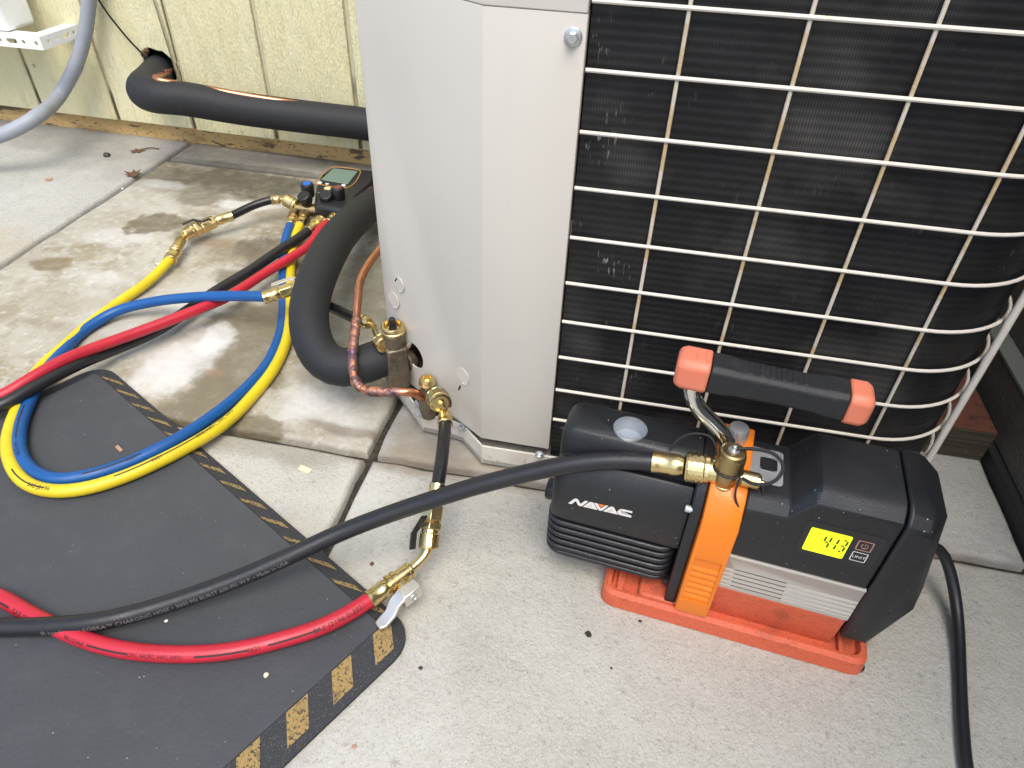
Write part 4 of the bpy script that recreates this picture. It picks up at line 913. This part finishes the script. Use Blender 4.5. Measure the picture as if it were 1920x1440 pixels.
# left casing
prof = [(.0125, .0765), (.0112, .080), (.0112, .1175), (.0220, .1350), (.0272, .1338), (.0278, .1490), (.0310, .1552), (.036, .1570), (.058, .1570), (.066, .1530), (.0705, .142), (.0705, .0765)]
g = Geo()
def endsec(x, ins):                                   # casing section shrunk at the rounded end
    return [(x, .041 + (y - .041) * (1 - ins), .078 + (z - .078) * (1 - ins * .55) if z > .08 else z) for y, z in prof]
g.loft([endsec(-.0580, .20), endsec(-.0565, .10), endsec(-.053, .03), endsec(-.047, 0), endsec(.0425, 0)])
casing = pp_('oil_casing', g, m_plast, None, .0012, 24)
cut(casing, Geo().lathe((-.0105, .0440, .140), (0, 0, 1), [(0, .0128), (.03, .0128)], 36))
pp_('filler_ring', Geo().lathe((-.0105, .0440, .1475), (0, 0, 1), [(-.0040, .0126), (.0092, .0126), (.0098, .0122), (.0098, .0114), (.0085, .0110), (.0070, .0114), (.0055, .0110), (.004, .0114), (-.0040, .0112)], 36, caps=False), m_steel, casing)
pp_('filler_floor', Geo().disc((-.0105, .0440, .1402), (0, 0, 1), .0127, .0052, 30), m_floor, casing)
pp_('lower_casing', Geo().prism(rr2(-.0575, .0425, .0150, .067, .012), PLAN, .031, .0775), m_iron)
for k in range(6):
    z = .0325 + k * .0075
    pp_('fin', Geo().prism(rr2(-.0605, .0425, .0108 + (.0012 if k == 0 else 0), .0705, .014), PLAN, z, z + .0042), m_iron, None, .0013)
pp_('oil_plug', Geo().lathe((-.056, .030, .088), (-1, 0, 0), [(0, .0085), (.0018, .0088), (.0075, .0088), (.0088, .0076)], 20, knurl=(1, 2, .0006)), m_plast2)
pp_('flange', Geo().prism([(.0078, .016), (.0078, .122), (.019, .1405), (.024, .1470), (.072, .1550), (.078, .148), (.078, .016)], XYZ, .0427, .0512), m_iron, None, .0015)
pp_('screw', Geo().lathe((.0445, .0120, .1235), (-1, 0, 0), [(0, .0028), (.005, .0028), (.0056, .0022)], 14), m_steel)
pp_('screw', Geo().lathe((.0445, .020, .026), (-1, 0, 0), [(0, .0032), (.005, .0032), (.0056, .0026)], 6), m_black_parts_shade)
# orange strap
stp = pp_('strap', Geo().prism([(.0012, .0176), (.0012, .1225), (.0125, .1400), (.019, .1462), (.072, .1578), (.079, .150), (.079, .0176)], XYZ, .0514, .0768), m_orange, None, .0016)
cutg = Geo().box(.0545, .0737, -.01, .0026, .035, .0865)
cut(stp, cutg)
for k in range(6):
    z = .0372 + k * .0068
    pp_('ridge', Geo().prism([(.0026, z), (.0014, z + .0008), (.0014, z + .0026), (.0026, z + .0044)], XYZ, .0546, .0736), m_orange, stp)
# logo
def prt(name, poly, s, x0, z0, mt, yv=.0112, par=None):
    gg = Geo(); bm = bmesh.new(); vs = [bm.verts.new((x0 + a * s, yv - .00025, z0 + b * s)) for a, b in poly]; f = bm.faces.new(vs)
    bmesh.ops.triangulate(bm, faces=[f]); bm.verts.index_update()
    gg.add([v.co[:] for v in bm.verts], [[v.index for v in f.verts] for f in bm.faces]); bm.free()
    return pp_(name, gg, mt, par)
S = .0072
LX = -.0440; LZ = .0980; lsc = .0482 / 7.55
LET = [[(0, 0), (.62, .86), (.8, 1), (1.05, 1), (1.18, .86), (1.42, .42), (1.52, .40), (1.95, 1), (2.35, 1), (1.78, .16), (1.6, 0), (1.3, 0), (1.16, .14), (.92, .58), (.84, .58), (.45, 0)],
       [(1.8, 0), (2.44, .86), (2.62, 1), (2.9, 1), (3.04, .84), (3.55, 0), (2.42, 0), (2.62, .28), (2.92, .28), (2.72, .58), (2.66, .58), (2.26, 0)],
       [(3.02, 1), (3.40, 1), (3.90, .32), (4.4, 1), (4.72, 1), (4.15, .14), (3.98, 0), (3.74, 0), (3.58, .14)],
       [(4.2, 0), (4.84, .86), (5.02, 1), (5.3, 1), (5.44, .84), (5.95, 0), (4.82, 0), (5.02, .28), (5.32, .28), (5.12, .58), (5.06, .58), (4.66, 0)],
       [(7.5, 1), (6.3, 1), (6.05, .88), (5.82, .45), (5.88, .18), (6.15, 0), (7.5, 0), (7.5, .30), (6.45, .30), (6.25, .42), (6.3, .62), (6.45, .70), (7.5, .70)]]
def logo_letter(poly): return [(a, b * 1.12 + a * .045) for a, b in poly]
for poly in LET: prt('logo_letter', logo_letter(poly), lsc, LX, LZ, m_white, .0112, casing)
prt('logo_mark', logo_letter([(3.5, 1), (4.30, 1), (3.9, .46)]), lsc, LX, LZ, m_orprint, .0112, casing)
# motor housing
def hs_(x, zt, dz=0):
    return [(x, .0105, .089), (x, .0105, zt), (x, .0165, zt + .0072), (x, .0225, zt + .0098), (x, .070, zt + .0098), (x, .079, zt + .004), (x, .083, zt - .01), (x, .083, .049), (x, .0180, .049), (x, .0180, .089)]
g = Geo(); g.loft([hs_(.0770, .1375), hs_(.1015, .1385), hs_(.1045, .1392), hs_(.1165, .1560), hs_(.1195, .1578), hs_(.1712, .1583)])
motor = pp_('motor_housing', g, m_plast, None, .0012, 24)
sil = pp_('side_grille', Geo().prism([(.0112, .0486)] + [q for k in range(5) for q in ((.0108, .0528 + k * .0048), (.01115, .0533 + k * .0048), (.01115, .0536 + k * .0048), (.0108, .0541 + k * .0048))] + [(.0102, .0862), (.0094, .0872), (.0094, .0884), (.0108, .0886), (.0118, .0886), (.0118, .0486)], XYZ, .0772, .1716), m_silver, None, 0, 20)
gg = Geo()
for k in range(5): gg.box(.0865 - k * .0003, .1235 - k * .0003, .0, .0200, .0525 + k * .0048, .0544 + k * .0048)
cut(sil, gg)
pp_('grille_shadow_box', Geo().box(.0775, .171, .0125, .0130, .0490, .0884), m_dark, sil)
# end cap
pts = []
for (x, a) in ((.1722, 0), (.1880, 1)):
    pts += [(x, .0082, .034 + a * .004), (x, .0082, .1590 - a * .003), (x, .0150, .1668 - a * .003), (x, .0225, .1692 - a * .003), (x, .073, .1692 - a * .003), (x, .084, .160), (x, .084, .034)]
pts += [(.1990, .026, .150), (.2005, .032, .1560), (.2005, .070, .1565), (.2150, .034, .078), (.2150, .075, .078), (.2100, .020, .070), (.2040, .026, .034), (.2040, .078, .034), (.190, .010, .0300), (.1735, .012, .0270), (.1735, .08, .027)]
cap = pp_('end_cap', Geo().hull(pts), m_plast, None, .0022, 30, 3)
for (x, y, z, sx) in ((.1995, .0128, .0600, .006), (.190, .0084, .046, .004), (.198, .0125, .072, .003)):
    pp_('scuff', Geo().add([(x, y - .0003, z), (x + sx, y + .001, z + .001), (x + sx * .7, y + .0006, z + .0032), (x + sx * .1, y - .0002, z + .002)], [(0, 1, 2, 3)]), m_conduit, cap) if False else None
# display
dsp = pp_('display', Geo().prism(rr2(.1165, .1665, .1095, .1432, .003), lambda a, b, t: (a, t, b), .0102, .01045), m_glossblack)
for o_ in (dsp,): pass
def fpl(name, poly, mt, y0, par): return pp_(name, Geo().prism(poly, lambda a, b, t: (a, t, b), y0 - .0002, y0), mt, par)
scrn = fpl('screen', rr2(.1208, .1470, .1143, .1375, .0012), m_lcd, .0101, dsp)
SY = .00985
def segd(x, z, w, h, on, t=.0011):
    sl = .06
    def q(a, b): return (x + a + (b * sl), z + b)
    R_ = {'a': ((.0008, h), (w - .0008, h), 0), 'd': ((.0008, 0), (w - .0008, 0), 0), 'g': ((.0008, h / 2), (w - .0008, h / 2), 0), 'f': ((0, h / 2 + .0006), (0, h - .0006), 1), 'e': ((0, .0006), (0, h / 2 - .0006), 1), 'b': ((w, h / 2 + .0006), (w, h - .0006), 1), 'c': ((w, .0006), (w, h / 2 - .0006), 1)}
    for k in on:
        (a0_, b0_), (a1_, b1_), vert = R_[k]; hx, hz_ = (t / 2, 0) if vert else (0, t / 2)
        poly = [q(a0_ - hx, b0_ - hz_), q(a1_ - hx if vert else a1_, b1_ if vert else b1_ - hz_), q(a1_ + hx, b1_ + hz_), q(a0_ + hx if vert else a0_, b0_ if vert else b0_ + hz_)]
        fpl('segment', poly, m_lcd_seg, SY, scrn)
segd(.1312, .1213, .0034, .0115, 'fgbc', .00125); segd(.1368, .1213, .0024, .0115, 'bc', .00125); segd(.1414, .1213, .0034, .0115, 'abgcd', .00125)
vs, fs = text_geo('Micron', .0021); gg = Geo(); gg.add([(.1375 + a, SY - .0001, .1172 + b) for a, b in vs], fs); pp_('lettering', gg, m_lcd_seg, scrn)
def outline(x0, x1, z0, z1, t, mt):
    gg = Geo(); P = rr2(x0, x1, z0, z1, .001); Q = rr2(x0 + t, x1 - t, z0 + t, z1 - t, .0006); n = len(P)
    gg.add([(a, .0100, b) for a, b in P] + [(a, .0100, b) for a, b in Q], [(i, (i + 1) % n, n + (i + 1) % n, n + i) for i in range(n)])
    pp_('button_outline', gg, mt, dsp)
outline(.1510, .1610, .1268, .1365, .0008, m_pinkprint); outline(.1510, .1610, .1155, .1248, .0006, m_white)
ring = [(.1560 + .0021 * math.cos(a), .0100, .1315 + .0021 * math.sin(a)) for a in [rad(125 + 290 * i / 20) for i in range(21)]]
pp_('power_icon', Geo().tube(ring, .00028, 5).box(.15575, .15625, .0098, .0101, .1318, .1342), m_pinkprint, dsp)
vs, fs = text_geo('UNIT', .0037); w_ = max(a for a, b in vs); gg = Geo(); gg.add([(.1560 - w_ / 2 + a, .0099, .1189 + b) for a, b in vs], fs); pp_('lettering', gg, m_white, dsp)
# handle
HZ, HY = .2165, .0500
def ring_sec(x, wy, hz_, cz=HZ, cy=HY, c_=.30):
    k = c_; return [(x, cy + a * wy, cz + b * hz_) for a, b in ((-1, -1 + k), (-1, 1 - k), (-1 + k, 1), (1 - k, 1), (1, 1 - k), (1, -1 + k), (1 - k, -1), (-1 + k, -1))]
g = Geo(); secs = []
for (x, wy, h_) in ((.0335, .0115, .0112), (.045, .0115, .0110), (.052, .0106, .0100), (.076, .0100, .0096), (.100, .0106, .0100), (.107, .0115, .0110), (.1185, .0115, .0112)): secs.append(ring_sec(x, wy, h_))
grip = pp_('grip', g.loft(secs), m_grip, None, .0009, 22)
for k in range(6): pp_('grip_ridge', Geo().box(.0565 + k * .0068, .0600 + k * .0068, HY - .0068, HY + .0068, HZ + .0088, HZ + .0104), m_grip, grip, .0006)
g = Geo().loft([ring_sec(.0112, .0082, .0078), ring_sec(.0124, .0110, .0106), ring_sec(.0165, .0122, .0120), ring_sec(.0330, .0122, .0120)])
capl = pp_('grip_cap', g, m_cap_or, None, .0018, seg=3)
pp_('grip_cap', Geo().loft([ring_sec(.1190, .0122, .0120), ring_sec(.1290, .0122, .0120), ring_sec(.1325, .0108, .0104), ring_sec(.1340, .0078, .0074)]), m_cap_or, None, .0018, seg=3)
gg = Geo()
rpth = [(.0228, HY - .0060), (.0288, HY - .0060), (.0288, HY + .0065), (.0228, HY + .0065), (.0228, HY - .0060)]
pp_('moulded_mark', Geo().tube([A3(a, b, HZ + .0120) for a, b in rpth], .0003, 5), m_cap_or, capl)
rod = smooth(spline([PUMP(.0245, HY, .210) - PO] and [A3(.0245, HY, .212), A3(.0247, HY, .200), A3(.0285, HY, .1895), A3(.0380, HY - .001, .1800), A3(.0490, HY - .003, .1725), A3(.0570, HY - .005, .1640), A3(.0610, HY - .006, .1520)], .003), 2)
pp_('handle_rod', Geo().tube(rod, .0058, 18), m_chrome)
pp_('handle_boss', Geo().lathe((.0640, .0600, .1530), (0, 0, 1), [(0, .0074), (.0120, .0074), (.0140, .0066), (.0143, .0058)], 28), m_steel)
# inlet valve
VX, VY = .0600, .0245
inv = pp_('inlet_valve', Geo().lathe((VX, VY, .1425), (0, 0, 1), [(0, .0074), (.001, .0082), (.003, .0082), (.0035, .0076), (.0045, .0080), (.0105, .0083), (.0175, .0082), (.021, .0074)], 28).lathe((VX, VY, .1530), (-1, 0, 0), [(.004, .0060), (.0135, .0060)], 16).lathe((VX, VY, .1530), (1, 0, 0), [(.004, .0050), (.0105, .0050)], 16), m_brass_old, None, 0)
rows = 9
pp_('valve_cap', Geo().lathe((VX, VY, .1600), (0, 0, 1), [(0, .0088)] + [(.0008 + .0013 * i, .0096) for i in range(rows)] + [(.0125, .0093), (.0152, .0086), (.0160, .0070), (.0160, .0030), (.0166, .0012)], 32, knurl=(1, rows, .0007)), m_brass_old, inv, 0, 8)
pp_('cap_washer', Geo().lathe((VX, VY, .1762), (0, 0, 1), [(0, .0038), (.0006, .0038), (.0008, .0022), (.0008, .0016), (.004, .0014), (.0044, .0008)], 18), m_steel, inv)
pp_('side_cap', Geo().lathe((VX + .0100, VY, .1530), (1, 0, 0), [(0, .0048)] + [(.0006 + .00125 * i, .0060) for i in range(9)] + [(.0120, .0056), (.0128, .0048), (.0128, .0020), (.0160, .0016), (.0164, .0008)], 22, knurl=(1, 9, .0006)), m_brass, inv, 0, 8)
for pts_, r in (([(VX + .001, VY, .1775), (VX + .012, VY + .004, .1775), (VX + .026, VY + .006, .1755), (VX + .0335, VY + .002, .170), (VX + .030, VY - .006, .163), (VX + .018, VY - .010, .1595), (VX + .010, VY - .006, .1585)], .0013),
                ([(VX + .0235, VY, .153), (VX + .026, VY - .003, .1490), (VX + .026, VY - .008, .140), (VX + .020, VY - .0125, .1345), (VX + .012, VY - .0125, .1385), (VX + .008, VY - .010, .148), (VX + .009, VY - .004, .1565)], .0008),
                ([(VX - .012, VY + .002, .158), (VX - .010, VY + .004, .168), (VX - .016, VY + .008, .1760), (VX - .028, VY + .008, .1755), (VX - .037, VY + .006, .168), (VX - .040, VY + .004, .159)], .0008)):
    pp_('tether', Geo().tube(smooth(spline([A3(*q) for q in pts_], .002), 1), r, 7), m_black_parts_shade, inv)
pp_('retainer_ring', Geo().tube([A3(VX + .0097 * math.cos(a), VY + .0097 * math.sin(a), .1592) for a in [2 * math.pi * i / 28 for i in range(29)]], .0009, 7), m_black_parts_shade, inv)
# clear plastic clip on the housing
tg = pp_('clear_clip', Geo().prism(rr2(.0760, .0985, .0280, .0620, .003), PLAN, .1492, .1508), m_clear, None, .0004)
cut(tg, Geo().prism(rr2(.0825, .0945, .0400, .0545, .003), PLAN, .140, .16))
# ------------------------------------------------------------------ power cord
pc = spline([PUMP(.190, .082, .058), PUMP(.222, .094, .056), G(1763, 1026, .050), G(1783, 1075, .034), G(1793, 1130, .018), G(1798, 1190, .009), G(1800, 1260, .0048), G(1804, 1350, .0048), G(1813, 1450, .0048), G(1835, 1560, .0048), A3(.235, .02, .0048), A3(.20, -.25, .0048), A3(.02, -.6, .0048), A3(-.25, -1.1, .0048)], .006)
cord = thing('power_cord', 'black power cord running from the pump end down the right edge', 'cord', tuple(G(1800, 1260)))
At(cord).part('sheath', Geo().tube(smooth(pc, 3), .0045, 14), m_black)
dd = U(pc[4] - pc[0]); At(cord).part('strain_relief', Geo().lathe(PUMP(.203, .088, .058), pu, [(0, .0075), (.006, .007), (.014, .0056)], 16), m_plast2)
# ------------------------------------------------------------------ litter
def leaf(u, v, s, rz, label, mt=m_leaf, curl=.25):
    p_ = G(u, v); pol = [(0, -.5), (.12, -.3), (.34, -.22), (.2, -.05), (.42, .16), (.18, .2), (.1, .5), (-.06, .24), (-.36, .3), (-.2, .02), (-.4, -.2), (-.12, -.24)]
    vs = [(a * s, b * s, s * curl * (a * a * 1.4 + .3 * b * b) + .0006) for a, b in pol]; n = len(vs); vs.append((0, 0, .0006))
    vs += [(x, y, z + .0005) for x, y, z in vs]
    fs = [(i, (i + 1) % n, n) for i in range(n)] + [(n + 1 + (i + 1) % n, n + 1 + i, 2 * n + 1) for i in range(n)] + [(i, n + 1 + i, n + 1 + (i + 1) % n, (i + 1) % n) for i in range(n)]
    o = obj('dry_leaf', Geo().add(vs, fs), mt); o.location = tuple(p_); o.rotation_euler = (0, 0, rz); tag(o, label, 'leaf'); return o
leaf(250, 328, .034, .7, 'curled brown leaf lying on the joint left of the stained slab', curl=.6)
leaf(258, 284, .028, 2.0, 'ragged flat brown leaf near the siding above the curled one', curl=.15)
leaf(92, 337, .016, 1.2, 'small pale brown leaf scrap alone on the left slab', m_chip, .1)
def pebble(u, v, s, label, name='pebble', mt=m_pebble, z=0.0, fl=.55, cat='pebble'):
    p_ = G(u, v, z); gg = Geo(); rn = random.Random(int(u * 13 + v)); secs = []
    for (h, r) in ((0, .7), (.3, 1), (.75, .8), (1, .35)): secs.append([(s * r * (1 + rn.uniform(-.25, .25)) * math.cos(a), s * .8 * r * (1 + rn.uniform(-.25, .25)) * math.sin(a), s * fl * h + .0003) for a in [2 * math.pi * i / 8 for i in range(8)]])
    o = obj(name, gg.loft(secs), mt); o.location = tuple(p_); o.rotation_euler = (0, 0, rn.uniform(0, 6)); tag(o, label, cat); return o
pebble(201, 293, .0068, 'shiny black pebble on the left slab near the wall', fl=.9)
pebble(1103, 1190, .0032, 'dark crumb clump on the concrete left of the pump base', 'debris_clump', m_soil, cat='debris')
pebble(1200, 1165, .0015, 'tiny dark chip close to the left front edge of the orange base', cat='pebble')
pebble(789, 1253, .0018, 'small dark chip on the concrete beside the mat corner')
pebble(664, 1400, .0018, 'reddish grit chip on the concrete below the mat edge', mt=m_chip)
pebble(697, 1058, .0023, 'small brown seed on the concrete above the red hose valve', mt=m_leaf, fl=.35, name='seed', cat='seed')
pebble(312, 1165, .0016, 'small white chip on the mat between the black and red hoses', mt=m_shell, z=MT)
pebble(499, 1266, .0022, 'pale splinter on the mat below the red hose', mt=m_paper, z=MT, fl=.3, name='splinter', cat='splinter')
pebble(230, 354, .0026, 'white chip lying in the joint below the curled leaf', mt=m_shell)
pebble(1146, 1253, .0011, 'tiny grey chip on the open concrete in front of the pump', mt=m_soil)
o = obj('paper_scrap', Geo().box(-.0065, .0065, -.0028, .0028, .0002, .0012), m_paper); p_ = G(572, 881); o.location = tuple(p_); o.rotation_euler = (.05, 0, -.25)
tag(o, 'cream coloured paper scrap on the slab beside the mat', 'paper scrap')
o = obj('wood_splinter', Geo().box(-.0045, .0045, -.0016, .0016, .0002, .0020), m_chip); p_ = G(224, 843, MT); o.location = tuple(p_); o.rotation_euler = (0, .1, -.5)
tag(o, 'tan wood splinter on the mat inside the blue hose loop', 'splinter')
tw = spline([G(266, 280, .002), G(283, 277, .003), G(298, 279, .002)], .004)
tag(obj('twig', Geo().tube(tw, .0010, 5), m_leaf), 'thin brown twig on the left slab by the wall foot', 'twig')
